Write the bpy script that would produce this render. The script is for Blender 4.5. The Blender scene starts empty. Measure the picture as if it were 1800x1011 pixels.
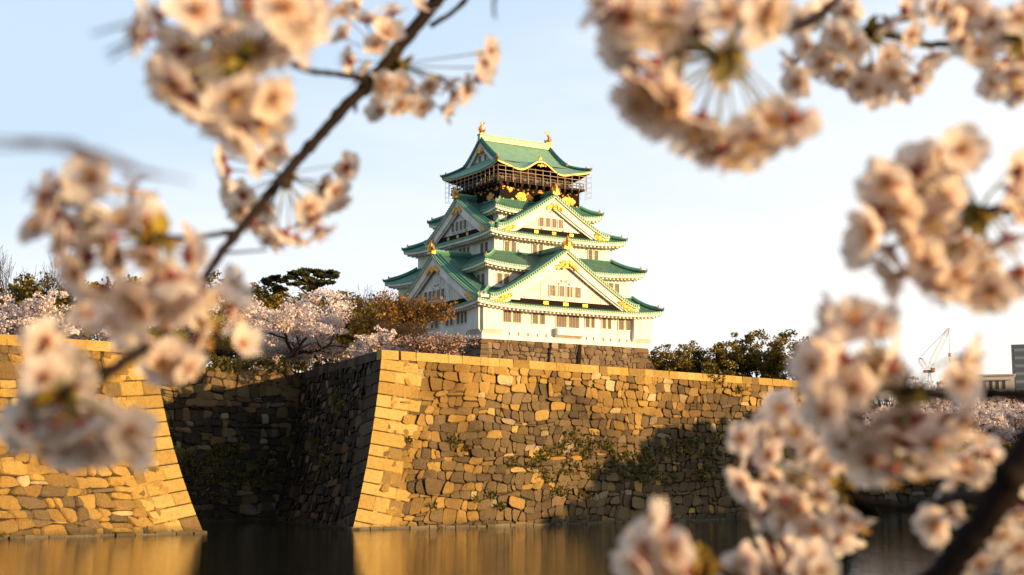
import bpy, bmesh, math, random
import numpy as np
from mathutils import Vector, Matrix

# ------------------------------------------------------------------ camera, sky, sun, exposure
scene = bpy.context.scene
COL = scene.collection
F_PX, CX, CY = 2540.0, 900.0, 505.5
PITCH = math.atan((843 - CY) / F_PX)
CAM_H = 4.80
cam_d = bpy.data.cameras.new("camera")
cam = bpy.data.objects.new("camera", cam_d)
COL.objects.link(cam)
cam.location = (0, 0, CAM_H)
cam.rotation_euler = (math.pi / 2 + PITCH, 0, 0)
cam_d.sensor_width = 36.0
cam_d.lens = 36.0 * F_PX / 1800.0
cam_d.clip_start = 0.05
cam_d.clip_end = 9000
cam_d.dof.use_dof = True
cam_d.dof.focus_distance = 210
cam_d.dof.aperture_fstop = 6.8
scene.camera = cam

SUN_AZ, SUN_EL = math.radians(116), math.radians(10.0)
world = bpy.data.worlds.new("World")
scene.world = world
world.use_nodes = True
wn, wl = world.node_tree.nodes, world.node_tree.links
for n_ in list(wn):
    wn.remove(n_)
w_out = wn.new("ShaderNodeOutputWorld")
w_bg = wn.new("ShaderNodeBackground")
w_sky = wn.new("ShaderNodeTexSky")
w_sky.sky_type = 'NISHITA'
w_sky.sun_disc = False
w_sky.sun_elevation = SUN_EL
w_sky.sun_rotation = SUN_AZ
w_sky.air_density = 1.0
w_sky.dust_density = 1.2
w_sky.ozone_density = 1.6
w_bg.inputs[1].default_value = 0.105
# thin high cloud and milky air low down: mixed over the clear sky by direction
w_geo = wn.new("ShaderNodeTexCoord")
w_map = wn.new("ShaderNodeMapping")
w_map.inputs['Scale'].default_value = (1.6, 1.6, 7.0)
w_map.inputs['Rotation'].default_value = (0.0, 0.12, 0.0)
w_noise = wn.new("ShaderNodeTexNoise")
w_noise.inputs['Scale'].default_value = 2.2
w_noise.inputs['Detail'].default_value = 5
w_noise.inputs['Roughness'].default_value = 0.5
w_sep = wn.new("ShaderNodeSeparateXYZ")
wl.new(w_geo.outputs['Generated'], w_map.inputs[0])
wl.new(w_map.outputs[0], w_noise.inputs[0])
wl.new(w_geo.outputs['Generated'], w_sep.inputs[0])


def wmath(op, a, b, clamp=False):
    m = wn.new("ShaderNodeMath")
    m.operation = op
    m.use_clamp = clamp
    for i, q in enumerate((a, b)):
        if isinstance(q, (int, float)):
            m.inputs[i].default_value = q
        else:
            wl.new(q, m.inputs[i])
    return m.outputs[0]


# cover = low-altitude milkiness + brighter towards the sun's side + noise
low = wmath('SUBTRACT', 1.32, wmath('MULTIPLY', w_sep.outputs['Z'], 3.5), True)
side = wmath('MULTIPLY', w_sep.outputs['X'], 1.0)
nz = wmath('MULTIPLY', wmath('SUBTRACT', w_noise.outputs[0], 0.5), 0.85)
cov = wmath('ADD', wmath('ADD', low, side), nz, True)
w_ramp = wn.new("ShaderNodeMapRange")
w_ramp.interpolation_type = 'SMOOTHSTEP'
w_ramp.inputs['From Min'].default_value = 0.12
w_ramp.inputs['From Max'].default_value = 0.86
wl.new(cov, w_ramp.inputs['Value'])
w_warm = wn.new("ShaderNodeMix")
w_warm.data_type = 'RGBA'
w_warm.inputs[6].default_value = (5.2, 5.45, 5.75, 1)      # thin cloud, cool
w_warm.inputs[7].default_value = (6.0, 5.6, 4.95, 1)      # milky air low down, warm
warmf = wmath('ADD', wmath('MULTIPLY', w_sep.outputs['X'], 1.3), wmath('SUBTRACT', 0.62, wmath('MULTIPLY', w_sep.outputs['Z'], 4.0)), True)
wl.new(warmf, w_warm.inputs[0])
w_veil = wn.new("ShaderNodeMix")                           # the clear sky is veiled by thin high haze
w_veil.data_type = 'RGBA'
w_veil.inputs[0].default_value = 0.84
w_veil.inputs[7].default_value = (3.75, 4.65, 5.7, 1)
wl.new(w_sky.outputs[0], w_veil.inputs[6])
w_mix = wn.new("ShaderNodeMix")
w_mix.data_type = 'RGBA'
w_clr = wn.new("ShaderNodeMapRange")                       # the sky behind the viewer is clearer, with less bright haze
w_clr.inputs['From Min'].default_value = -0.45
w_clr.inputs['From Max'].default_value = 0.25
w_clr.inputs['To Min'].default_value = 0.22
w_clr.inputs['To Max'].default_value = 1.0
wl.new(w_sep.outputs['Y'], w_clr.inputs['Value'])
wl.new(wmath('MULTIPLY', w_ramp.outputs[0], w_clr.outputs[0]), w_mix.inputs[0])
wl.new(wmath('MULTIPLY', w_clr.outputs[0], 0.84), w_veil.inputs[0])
wl.new(w_veil.outputs[2], w_mix.inputs[6])
wl.new(w_warm.outputs[2], w_mix.inputs[7])
wl.new(w_mix.outputs[2], w_bg.inputs[0])
wl.new(w_bg.outputs[0], w_out.inputs[0])

sun_d = bpy.data.lights.new("sun", 'SUN')
sun = bpy.data.objects.new("sun", sun_d)
COL.objects.link(sun)
sun_d.energy = 5.0
sun_d.angle = math.radians(0.55)
sun_d.color = (1.0, 0.66, 0.31)
SUN_DIR = Vector((math.sin(SUN_AZ) * math.cos(SUN_EL), math.cos(SUN_AZ) * math.cos(SUN_EL), math.sin(SUN_EL)))
sun.rotation_euler = SUN_DIR.to_track_quat('Z', 'Y').to_euler()
sun.location = (60, -40, 60)

scene.view_settings.view_transform = 'Standard'
scene.view_settings.look = 'None'
scene.view_settings.exposure = 0.86
scene.view_settings.gamma = 1.0
scene.cycles.use_denoising = True
scene.cycles.max_bounces = 6
scene.cycles.transparent_max_bounces = 8
scene.cycles.caustics_reflective = False
scene.cycles.caustics_refractive = False


# ------------------------------------------------------------------ pixel -> world helpers (authoring aid: real points at real distances)
def ray(px, py):
    a = (px - CX) / F_PX
    v = (CY - py) / F_PX
    return Vector((a, math.cos(PITCH) - v * math.sin(PITCH), math.sin(PITCH) + v * math.cos(PITCH)))


def at(px, py, y):
    r = ray(px, py)
    return Vector((0, 0, CAM_H)) + r * (y / r.y)


def onz(px, py, z):
    r = ray(px, py)
    return Vector((0, 0, CAM_H)) + r * ((z - CAM_H) / r.z)


# ------------------------------------------------------------------ mesh builder
class MB:
    def __init__(s):
        s.v, s.f, s.m, s.t, s.uv = [], [], [], [], []

    def vert(s, p):
        s.v.append((p[0], p[1], p[2]))
        return len(s.v) - 1

    def face(s, idx, m=0, t=0.5, uv=None):
        s.f.append(tuple(idx))
        s.m.append(m)
        s.t.append(t)
        s.uv.append(uv)

    def poly(s, pts, m=0, t=0.5, uv=None):
        s.face([s.vert(p) for p in pts], m, t, uv)

    def hexa(s, p, m=0, t=0.5):
        i = [s.vert(q) for q in p]
        for q in ((0, 1, 2, 3), (7, 6, 5, 4), (0, 4, 5, 1), (1, 5, 6, 2), (2, 6, 7, 3), (3, 7, 4, 0)):
            s.face([i[k] for k in q], m, t)

    def box(s, x0, x1, y0, y1, z0, z1, m=0, t=0.5):
        s.hexa([(x0, y0, z0), (x1, y0, z0), (x1, y1, z0), (x0, y1, z0), (x0, y0, z1), (x1, y0, z1), (x1, y1, z1), (x0, y1, z1)], m, t)

    def bar(s, a, b, w, m=0, t=0.5):
        s.tube([a, b], [w * .6, w * .6], 4, m, t)

    def grid(s, P, m=0, t=0.5, UV=None):
        nj, ni = len(P), len(P[0])
        base = len(s.v)
        for row in P:
            for q in row:
                s.v.append((q[0], q[1], q[2]))
        for j in range(nj - 1):
            for i in range(ni - 1):
                k = (base + j * ni + i, base + j * ni + i + 1, base + (j + 1) * ni + i + 1, base + (j + 1) * ni + i)
                uv = None if UV is None else (UV[j][i], UV[j][i + 1], UV[j + 1][i + 1], UV[j + 1][i])
                s.face(k, m, t if not callable(t) else t(j, i), uv)

    def tube(s, pts, radii, n=6, m=0, t=0.5, cap=True, flat=1.0):
        pts = [Vector(p) for p in pts]
        rings = []
        prev = None
        for k, p in enumerate(pts):
            d = (pts[min(k + 1, len(pts) - 1)] - pts[max(k - 1, 0)])
            if d.length < 1e-9:
                d = Vector((0, 0, 1))
            d.normalize()
            if prev is None:
                ref = Vector((0, 0, 1)) if abs(d.z) < .9 else Vector((1, 0, 0))
                u = d.cross(ref).normalized()
            else:
                u = (prev - d * prev.dot(d))
                if u.length < 1e-6:
                    u = d.orthogonal()
                u.normalize()
            prev = u
            w = d.cross(u)
            r = radii[k]
            rings.append([s.vert(p + u * (math.cos(2 * math.pi * i / n) * r) + w * (math.sin(2 * math.pi * i / n) * r * flat)) for i in range(n)])
        for k in range(len(rings) - 1):
            for i in range(n):
                s.face((rings[k][i], rings[k][(i + 1) % n], rings[k + 1][(i + 1) % n], rings[k + 1][i]), m, t)
        if cap:
            s.face(rings[0][::-1], m, t)
            s.face(rings[-1], m, t)

    def blob(s, c, r, m=0, t=0.5, seg=7, rings=5, jit=0.0, rng=None):
        c = Vector(c)
        R = []
        for j in range(rings + 1):
            ph = math.pi * j / rings
            row = []
            for i in range(seg):
                th = 2 * math.pi * i / seg
                k = 1 + (rng.uniform(-jit, jit) if rng else 0)
                row.append(s.vert((c.x + r[0] * math.sin(ph) * math.cos(th) * k, c.y + r[1] * math.sin(ph) * math.sin(th) * k, c.z + r[2] * math.cos(ph) * k)))
            R.append(row)
        for j in range(rings):
            for i in range(seg):
                s.face((R[j][i], R[j + 1][i], R[j + 1][(i + 1) % seg], R[j][(i + 1) % seg]), m, t)

    def build(s, name, mats, parent=None, smooth=False):
        me = bpy.data.meshes.new(name)
        me.from_pydata(s.v, [], s.f)
        if not isinstance(mats, (list, tuple)):
            mats = [mats]
        for q in mats:
            me.materials.append(q)
        n = len(me.polygons)
        if len(mats) > 1:
            me.polygons.foreach_set('material_index', s.m)
        at_ = me.attributes.new('tint', 'FLOAT', 'FACE')
        at_.data.foreach_set('value', s.t)
        if any(u is not None for u in s.uv):
            lay = me.uv_layers.new(name='UVMap')
            buf = []
            for fc, u in zip(s.f, s.uv):
                if u is None:
                    buf.extend([0.0] * (2 * len(fc)))
                else:
                    for q in u:
                        buf.extend((q[0], q[1]))
            lay.data.foreach_set('uv', buf)
        if smooth:
            me.polygons.foreach_set('use_smooth', [True] * n)
        me.update()
        o = bpy.data.objects.new(name, me)
        COL.objects.link(o)
        if parent is not None:
            o.parent = parent
        return o


def leaf_mesh(name, mat, V, T, parent=None, k=4):
    """V: (n, k, 3) corner points of n small faces, T: (n,) tint."""
    n = len(V)
    me = bpy.data.meshes.new(name)
    me.vertices.add(n * k)
    me.vertices.foreach_set('co', np.ascontiguousarray(V, dtype=np.float32).ravel())
    me.loops.add(n * k)
    me.loops.foreach_set('vertex_index', np.arange(n * k, dtype=np.int32))
    me.polygons.add(n)
    me.polygons.foreach_set('loop_start', np.arange(0, n * k, k, dtype=np.int32))
    me.materials.append(mat)
    at_ = me.attributes.new('tint', 'FLOAT', 'FACE')
    at_.data.foreach_set('value', np.asarray(T, dtype=np.float32))
    me.update(calc_edges=True)
    me.validate()
    o = bpy.data.objects.new(name, me)
    COL.objects.link(o)
    if parent is not None:
        o.parent = parent
    return o


def thing(name, label, cat, loc=(0, 0, 0), rotz=0.0, group=None):
    o = bpy.data.objects.new(name, None)
    COL.objects.link(o)
    o.empty_display_size = 0.5
    o.location = loc
    o.rotation_euler = (0, 0, rotz)
    tag(o, label, cat, group)
    return o


def tag(o, label, cat, group=None, kind=None):
    if label:
        o['label'] = label
    if cat:
        o['category'] = cat
    if group:
        o['group'] = group
    if kind:
        o['kind'] = kind
    return o


# ------------------------------------------------------------------ materials
def mat_new(name):
    m = bpy.data.materials.new(name)
    m.use_nodes = True
    nt = m.node_tree
    b = nt.nodes['Principled BSDF']
    return m, nt, b


def N(nt, t, **kw):
    n = nt.nodes.new(t)
    for k, v in kw.items():
        if k.startswith('i_'):
            n.inputs[k[2:].replace('_', ' ')].default_value = v
        else:
            setattr(n, k, v)
    return n


def ramp(nt, fac, stops):
    r = nt.nodes.new('ShaderNodeValToRGB')
    el = r.color_ramp.elements
    while len(el) < len(stops):
        el.new(0.5)
    for e, (p, c) in zip(el, stops):
        e.position = p
        e.color = (c[0], c[1], c[2], 1)
    nt.links.new(fac, r.inputs[0])
    return r.outputs[0]


def mixc(nt, fac, a, b, mode='MIX'):
    m = nt.nodes.new('ShaderNodeMix')
    m.data_type = 'RGBA'
    m.blend_type = mode
    for sock, q in ((m.inputs[0], fac), (m.inputs[6], a), (m.inputs[7], b)):
        if isinstance(q, (int, float)):
            sock.default_value = q
        elif isinstance(q, tuple):
            sock.default_value = (q[0], q[1], q[2], 1)
        else:
            nt.links.new(q, sock)
    return m.outputs[2]


def noise(nt, scale, detail=4, rough=.55, coord='Object', mscale=None, dist=0.0):
    tc = nt.nodes.new('ShaderNodeTexCoord')
    src = tc.outputs[coord]
    if mscale:
        mp = nt.nodes.new('ShaderNodeMapping')
        mp.inputs['Scale'].default_value = mscale
        nt.links.new(src, mp.inputs[0])
        src = mp.outputs[0]
    n = nt.nodes.new('ShaderNodeTexNoise')
    n.inputs['Scale'].default_value = scale
    n.inputs['Detail'].default_value = detail
    n.inputs['Roughness'].default_value = rough
    n.inputs['Distortion'].default_value = dist
    nt.links.new(src, n.inputs[0])
    return n.outputs[0]


def rng_map(nt, v, a, b, c=0.0, d=1.0):
    r = nt.nodes.new('ShaderNodeMapRange')
    r.inputs[1].default_value, r.inputs[2].default_value = a, b
    r.inputs[3].default_value, r.inputs[4].default_value = c, d
    nt.links.new(v, r.inputs[0])
    return r.outputs[0]


def bump(nt, b, h, strength=.4, dist=.05):
    n = nt.nodes.new('ShaderNodeBump')
    n.inputs['Strength'].default_value = strength
    n.inputs['Distance'].default_value = dist
    nt.links.new(h, n.inputs['Height'])
    nt.links.new(n.outputs[0], b.inputs['Normal'])


def attr(nt, name='tint'):
    a = nt.nodes.new('ShaderNodeAttribute')
    a.attribute_name = name
    return a.outputs['Fac']


def simple(name, col, rough=.6, metal=0.0, var=.25, scale=3.0, spec=.4):
    m, nt, b = mat_new(name)
    f = noise(nt, scale)
    c = mixc(nt, f, tuple(x * (1 - var) for x in col), tuple(min(1, x * (1 + var)) for x in col))
    nt.links.new(c, b.inputs['Base Color'])
    b.inputs['Roughness'].default_value = rough
    b.inputs['Metallic'].default_value = metal
    b.inputs['Specular IOR Level'].default_value = spec
    return m


def stone_mat(name, stops, lichen=.35, moss=0.0):
    m, nt, b = mat_new(name)
    t = attr(nt)
    c = ramp(nt, t, stops)
    big = noise(nt, .09, 3, .6)
    grime = rng_map(nt, big, .42, .64)
    c = mixc(nt, grime, c, (.55, .52, .50), 'MULTIPLY') if lichen else c
    fine = noise(nt, 2.6, 6, .7)
    blot = rng_map(nt, fine, .46, .72)
    dark = mixc(nt, .62, c, (.05, .04, .025))
    k = nt.nodes.new('ShaderNodeMath')
    k.operation = 'MULTIPLY'
    k.inputs[1].default_value = .62
    nt.links.new(blot, k.inputs[0])
    c = mixc(nt, k.outputs[0], c, dark)
    sp = noise(nt, 9.0, 4, .7)
    pale = rng_map(nt, sp, .56, .72, 0, .45)
    c = mixc(nt, pale, c, (.50, .43, .30))
    tcz = nt.nodes.new('ShaderNodeTexCoord')
    sz = nt.nodes.new('ShaderNodeSeparateXYZ')
    nt.links.new(tcz.outputs['Object'], sz.inputs[0])
    wet = nt.nodes.new('ShaderNodeMath')
    wet.operation = 'SUBTRACT'
    nt.links.new(sz.outputs['Z'], wet.inputs[0])
    nt.links.new(rng_map(nt, big, .3, .7, 0, 1.1), wet.inputs[1])
    c = mixc(nt, rng_map(nt, wet.outputs[0], -.35, .35, .62, 0), c, (.045, .038, .018))      # tide mark
    nt.links.new(c, b.inputs['Base Color'])
    b.inputs['Roughness'].default_value = .9
    b.inputs['Specular IOR Level'].default_value = .2
    hh = nt.nodes.new('ShaderNodeMath')
    hh.operation = 'ADD'
    nt.links.new(noise(nt, 2.4, 8, .75), hh.inputs[0])
    nt.links.new(sp, hh.inputs[1])
    bump(nt, b, hh.outputs[0], .9, .22)
    return m


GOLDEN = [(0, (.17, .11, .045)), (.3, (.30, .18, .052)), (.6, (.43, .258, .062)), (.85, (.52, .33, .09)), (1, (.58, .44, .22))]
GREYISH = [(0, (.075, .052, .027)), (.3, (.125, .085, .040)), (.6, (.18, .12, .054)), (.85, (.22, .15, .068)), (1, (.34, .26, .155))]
SHADY = [(0, (.015, .012, .008)), (.3, (.028, .021, .013)), (.6, (.044, .034, .021)), (.85, (.070, .054, .034)), (1, (.17, .145, .11))]  # stone colours darkened to stand in for shade
BASEST = [(0, (.11, .075, .045)), (.5, (.21, .145, .085)), (1, (.33, .24, .15))]
M_STONE = stone_mat('rampart_stone', GOLDEN)
M_STONEG = stone_mat('rampart_stone_weathered', GREYISH)
M_STONED = stone_mat('shade_painted_stone', SHADY)  # dark copy of the rampart stone, shade put into its colour
M_QUOIND = stone_mat('shade_painted_ashlar', [(0, (.03, .023, .015)), (.5, (.065, .049, .030)), (1, (.12, .092, .056))], lichen=0)  # dark copy of the ashlar for shaded faces, shade in the colour
M_QUOIN = stone_mat('ashlar_stone', [(0, (.18, .115, .045)), (.5, (.47, .295, .072)), (1, (.58, .395, .13))], lichen=0)
M_BASE = stone_mat('keep_base_stone', BASEST)
M_JOINT = simple('joint_earth', (.030, .022, .014), .95)
M_FOOT = stone_mat('footing_stone', [(0, (.20, .155, .10)), (1, (.44, .36, .25))], lichen=0)
M_EARTH = simple('earth', (.11, .085, .05), .95, var=.4, scale=.3)


def plaster():
    m, nt, b = mat_new('white_plaster')
    f = noise(nt, .5, 5, .6, mscale=(1, 1, .35))
    c = mixc(nt, rng_map(nt, f, .40, .78), (.80, .765, .70), (.56, .52, .46))
    nt.links.new(c, b.inputs['Base Color'])
    b.inputs['Roughness'].default_value = .8
    return m


def tile(name, c0, c1, period=.42):
    m, nt, b = mat_new(name)
    uv = nt.nodes.new('ShaderNodeUVMap')
    sep = nt.nodes.new('ShaderNodeSeparateXYZ')
    nt.links.new(uv.outputs[0], sep.inputs[0])

    def wave(sock, per):
        a = nt.nodes.new('ShaderNodeMath'); a.operation = 'MULTIPLY'; a.inputs[1].default_value = 2 * math.pi / per
        nt.links.new(sock, a.inputs[0])
        q = nt.nodes.new('ShaderNodeMath'); q.operation = 'SINE'
        nt.links.new(a.outputs[0], q.inputs[0])
        return rng_map(nt, q.outputs[0], -1, 1)
    w = wave(sep.outputs[0], period)
    w2 = wave(sep.outputs[1], .38)
    f = noise(nt, .7, 6, .65)
    f2 = noise(nt, 3.5, 4, .6)
    c = mixc(nt, rng_map(nt, f, .3, .7), c0, c1)
    c = mixc(nt, rng_map(nt, f2, .5, .8, 0, .5), c, (.30, .42, .30))
    groove = nt.nodes.new('ShaderNodeMath'); groove.operation = 'POWER'; groove.inputs[1].default_value = 3.0
    inv = nt.nodes.new('ShaderNodeMath'); inv.operation = 'SUBTRACT'; inv.inputs[0].default_value = 1.0
    nt.links.new(w, inv.inputs[1]); nt.links.new(inv.outputs[0], groove.inputs[0])
    c = mixc(nt, groove.outputs[0], c, (c0[0] * .45, c0[1] * .42, c0[2] * .45))
    nt.links.new(c, b.inputs['Base Color'])
    b.inputs['Roughness'].default_value = .55
    b.inputs['Specular IOR Level'].default_value = .35
    hh = nt.nodes.new('ShaderNodeMath'); hh.operation = 'MULTIPLY_ADD'; hh.inputs[1].default_value = .25
    nt.links.new(w2, hh.inputs[0]); nt.links.new(w, hh.inputs[2])
    bump(nt, b, hh.outputs[0], .8, .12)
    return m


M_WHITE = plaster()
M_TILE = tile('green_tile', (.040, .13, .097), (.10, .235, .170))
M_TILETOP = tile('verdigris_tile', (.16, .345, .235), (.25, .455, .315))
M_EDGE = simple('tile_edge', (.16, .34, .22), .5, var=.35, scale=2.5)
M_RIDGE = simple('ridge_tile', (.045, .16, .12), .5, var=.45, scale=1.5)
M_RIDGEL = simple('pale_ridge_tile', (.42, .50, .30), .5, var=.3, scale=1.5)
M_GOLD = simple('gold_leaf', (.66, .32, .05), .42, metal=.6, var=.45, scale=2.5)
M_BLACK = simple('black_lacquer', (.012, .010, .009), .85, var=.3, spec=.08)
M_DWOOD = simple('dark_wood', (.035, .024, .017), .85, var=.35, spec=.1)
M_WOOD = simple('window_lattice', (.24, .19, .145), .7, var=.2)
M_PANE = simple('window_shade', (.10, .075, .055), .6, var=.3)
M_POLE = simple('cage_pole', (.30, .22, .15), .7, var=.2)
M_BARK = simple('bark', (.055, .036, .022), .9, var=.45, scale=2.0)
M_BARKF = None


def leafmat(name, stops, trans=.35, rough=.75):
    m, nt, b = mat_new(name)
    c = ramp(nt, attr(nt), stops)
    nt.links.new(c, b.inputs['Base Color'])
    b.inputs['Roughness'].default_value = rough
    b.inputs['Specular IOR Level'].default_value = .15
    tr = nt.nodes.new('ShaderNodeBsdfTranslucent')
    nt.links.new(c, tr.inputs[0])
    mx = nt.nodes.new('ShaderNodeMixShader')
    mx.inputs[0].default_value = trans
    nt.links.new(b.outputs[0], mx.inputs[1])
    nt.links.new(tr.outputs[0], mx.inputs[2])
    nt.links.new(mx.outputs[0], nt.nodes['Material Output'].inputs[0])
    return m


M_BLOSSOM = leafmat('blossom', [(0, (.44, .31, .29)), (.4, (.68, .56, .53)), (1, (.84, .75, .71))], .35)
M_PINKTWIG = leafmat('budding_twigs', [(0, (.30, .17, .12)), (.5, (.50, .32, .24)), (1, (.66, .48, .40))], .3)
M_EVERG = leafmat('evergreen_leaf', [(0, (.050, .044, .010)), (.45, (.155, .115, .020)), (1, (.36, .24, .042))], .25)
M_PINE = leafmat('pine_needles', [(0, (.020, .028, .012)), (.5, (.055, .060, .02)), (1, (.14, .12, .035))], .2)
M_RUST = leafmat('russet_leaf', [(0, (.15, .075, .018)), (.5, (.28, .145, .03)), (1, (.40, .22, .05))], .3)
M_YELLOW = leafmat('yellow_green_leaf', [(0, (.12, .09, .015)), (.5, (.24, .18, .03)), (1, (.36, .27, .05))], .35)
M_GRASS = leafmat('wall_weeds', [(0, (.045, .05, .012)), (.5, (.12, .11, .028)), (1, (.27, .20, .06))], .3)


def water_mat():
    m, nt, b = mat_new('moat_water')
    b.inputs['Base Color'].default_value = (.012, .012, .007, 1)
    b.inputs['Roughness'].default_value = .012
    b.inputs['IOR'].default_value = 1.38
    b.inputs['Specular IOR Level'].default_value = .5
    n1 = noise(nt, 1.0, 3, .55, mscale=(.30, 1.7, 1))
    n2 = noise(nt, 4.0, 4, .6, mscale=(.45, 1.5, 1))
    hh = nt.nodes.new('ShaderNodeMath'); hh.operation = 'MULTIPLY_ADD'; hh.inputs[1].default_value = .30
    nt.links.new(n2, hh.inputs[0]); nt.links.new(n1, hh.inputs[2])
    bump(nt, b, hh.outputs[0], .5, .030)
    return m


M_WATER = water_mat()

# ------------------------------------------------------------------ ramparts
AZ_R, AZ_L = math.radians(48), math.radians(-22)
dR = Vector((math.sin(AZ_R), math.cos(AZ_R), 0))
nR = Vector((math.cos(AZ_R), -math.sin(AZ_R), 0))
dL = Vector((math.sin(AZ_L), math.cos(AZ_L), 0))
nL = Vector((-dL.y, dL.x, 0))
WALL_H, WALL_O = 18.0, 4.8


def miter(n1, n2):
    det = n1.x * n2.y - n1.y * n2.x
    return Vector(((n2.y - n1.y) / det, (n1.x - n2.x) / det, 0))


def batter(t):
    return .45 * t + .55 * t * t


def clip(poly, nx, ny, c):
    out = []
    for i in range(len(poly)):
        p, q = poly[i], poly[(i + 1) % len(poly)]
        a, b = p[0] * nx + p[1] * ny - c, q[0] * nx + q[1] * ny - c
        if a <= 0:
            out.append(p)
        if (a < 0 < b) or (b < 0 < a):
            k = a / (a - b)
            out.append((p[0] + (q[0] - p[0]) * k, p[1] + (q[1] - p[1]) * k))
    return out


def cells(L0, L1, V0, V1, cw, ch, rng):
    """rough squared stones filling a wall rectangle: wandering courses, slanting joints, odd small stones and chinks"""
    rows = []
    y = V0
    while y < V1 - .3 * ch:
        rows.append(y)
        y += ch * rng.uniform(.72, 1.22)
    rows.append(V1)
    ph = [[(rng.uniform(.25, 1.1) / cw, rng.uniform(0, 6.28), rng.uniform(.08, .24)) for _ in range(3)] for _ in rows]

    def edge(k, x):
        if k == 0 or k == len(rows) - 1:
            return rows[k]
        return rows[k] + ch * sum(a * math.sin(f * x + q) for f, q, a in ph[k])
    out = []
    j = lambda s: rng.uniform(-s, s)
    for k in range(len(rows) - 1):
        x = L0 - rng.uniform(0, .8) * cw
        sl = j(.12) * ch
        while x < L1:
            w = cw * rng.choice((.45, .62, .75, .85, .95, 1.05, 1.2, 1.4, 1.75))
            x1 = x + w
            sr = j(.26) * ch
            jx, jy = .07 * cw, .12 * ch
            tl = (x + sl + j(jx), edge(k, x) + j(jy)); tr = (x1 + sr + j(jx), edge(k, x1) + j(jy))
            br = (x1 - sr + j(jx), edge(k + 1, x1) + j(jy)); bl = (x - sl + j(jx), edge(k + 1, x) + j(jy))
            m1 = ((tl[0] + tr[0]) / 2 + j(.2) * w, (tl[1] + tr[1]) / 2 - abs(j(.10)) * ch)
            m2 = ((bl[0] + br[0]) / 2 + j(.2) * w, (bl[1] + br[1]) / 2 + abs(j(.10)) * ch)
            r = rng.random()
            if r < .13 and w > .7 * cw:                  # two stones one above the other
                f = rng.uniform(.35, .65)
                a = (tl[0] + (bl[0] - tl[0]) * f, tl[1] + (bl[1] - tl[1]) * f + j(.06) * ch)
                b = (tr[0] + (br[0] - tr[0]) * f, tr[1] + (br[1] - tr[1]) * f + j(.06) * ch)
                ps = [[tl, m1, tr, b, a], [a, b, br, m2, bl]]
            elif r < .50:
                ps = [[tl, tr, br, bl]]
            elif r < .75:
                ps = [[tl, m1, tr, br, bl]]
            else:
                ps = [[tl, m1, tr, br, m2, bl]]
            for p in ps:
                for nx, ny, c in ((-1, 0, -L0), (1, 0, L1), (0, -1, -V0), (0, 1, V1)):
                    if len(p) >= 3:
                        p = clip(p, nx, ny, c)
                if len(p) >= 3 and max(q[0] for q in p) - min(q[0] for q in p) > .15 * cw:
                    out.append(p)
            x, sl = x1, sr
    return out


def stone(mb, p, mp, rng, h, gap, m=0, t=.5, rnd=.19, cham=.10, tilt=.13):
    q = []
    if rnd > 0:
        for k in range(len(p)):
            a, b = p[k], p[(k + 1) % len(p)]
            q.append((a[0] + (b[0] - a[0]) * rnd, a[1] + (b[1] - a[1]) * rnd))
            q.append((a[0] + (b[0] - a[0]) * (1 - rnd), a[1] + (b[1] - a[1]) * (1 - rnd)))
    else:
        q = list(p)
    n = len(q)
    cx = sum(a[0] for a in q) / n
    cy = sum(a[1] for a in q) / n
    r = sum(math.hypot(a[0] - cx, a[1] - cy) for a in q) / n
    k0 = max(.5, 1 - gap / max(r, .05))
    k2 = max(.35, k0 - cham / max(r, .1))
    tx, ty = rng.gauss(0, tilt), rng.gauss(0, tilt)

    def ringp(k, hh, jit):
        o = []
        for a in q:
            u, v = cx + (a[0] - cx) * k, cy + (a[1] - cy) * k
            o.append(mb.vert(mp(u + rng.uniform(-jit, jit), v + rng.uniform(-jit, jit), hh + (tx * (u - cx) + ty * (v - cy)) * (1 if hh > 0 else 0))))
        return o
    r0 = ringp(k0, -.25, 0)
    r1 = ringp(k0, h * .45, .0)
    r2 = ringp(k2, h, .02)
    c = mb.vert(mp(cx, cy, h + rng.uniform(.0, .05)))
    for i in range(n):
        j = (i + 1) % n
        mb.face((r0[i], r0[j], r1[j], r1[i]), m, t)
        mb.face((r1[i], r1[j], r2[j], r2[i]), m, t)
        mb.face((r2[i], r2[j], c), m, t)


def quoin(mb, s0, s1, v0, v1, mp, rng, h, m=0, t=.5, g=.045, c=.06):
    """dressed corner block: sharp on the corner edge, small arris elsewhere"""
    P = [(s0, v0 + g), (s1 - g, v0 + g), (s1 - g, v1 - g), (s0, v1 - g)]
    Q = [(s0, v0 + g + c), (s1 - g - c, v0 + g + c), (s1 - g - c, v1 - g - c), (s0, v1 - g - c)]
    sub = 4
    a = [mb.vert(mp(u, v, -.25)) for u, v in P]
    b = [mb.vert(mp(u, v, h - c)) for u, v in P]
    d = [mb.vert(mp(u, v, h)) for u, v in Q]
    for i in range(4):
        j = (i + 1) % 4
        mb.face((a[i], a[j], b[j], b[i]), m, t)
        mb.face((b[i], b[j], d[j], d[i]), m, t)
    mb.face(d, m, t)


def face_map(top, d, n, m, H, O):
    def mp(s, v, h):
        t = min(1.15, v / H)
        o = O * batter(t) + h * .97
        return top + d * (s + m * o) + n * o + Vector((0, 0, -v + h * .22))
    return mp


def dressed(rng):
    r = rng.random()
    return (rng.uniform(0, .25) if r < .16 else rng.uniform(.35, .8) if r < .75 else rng.uniform(.8, 1))


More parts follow.
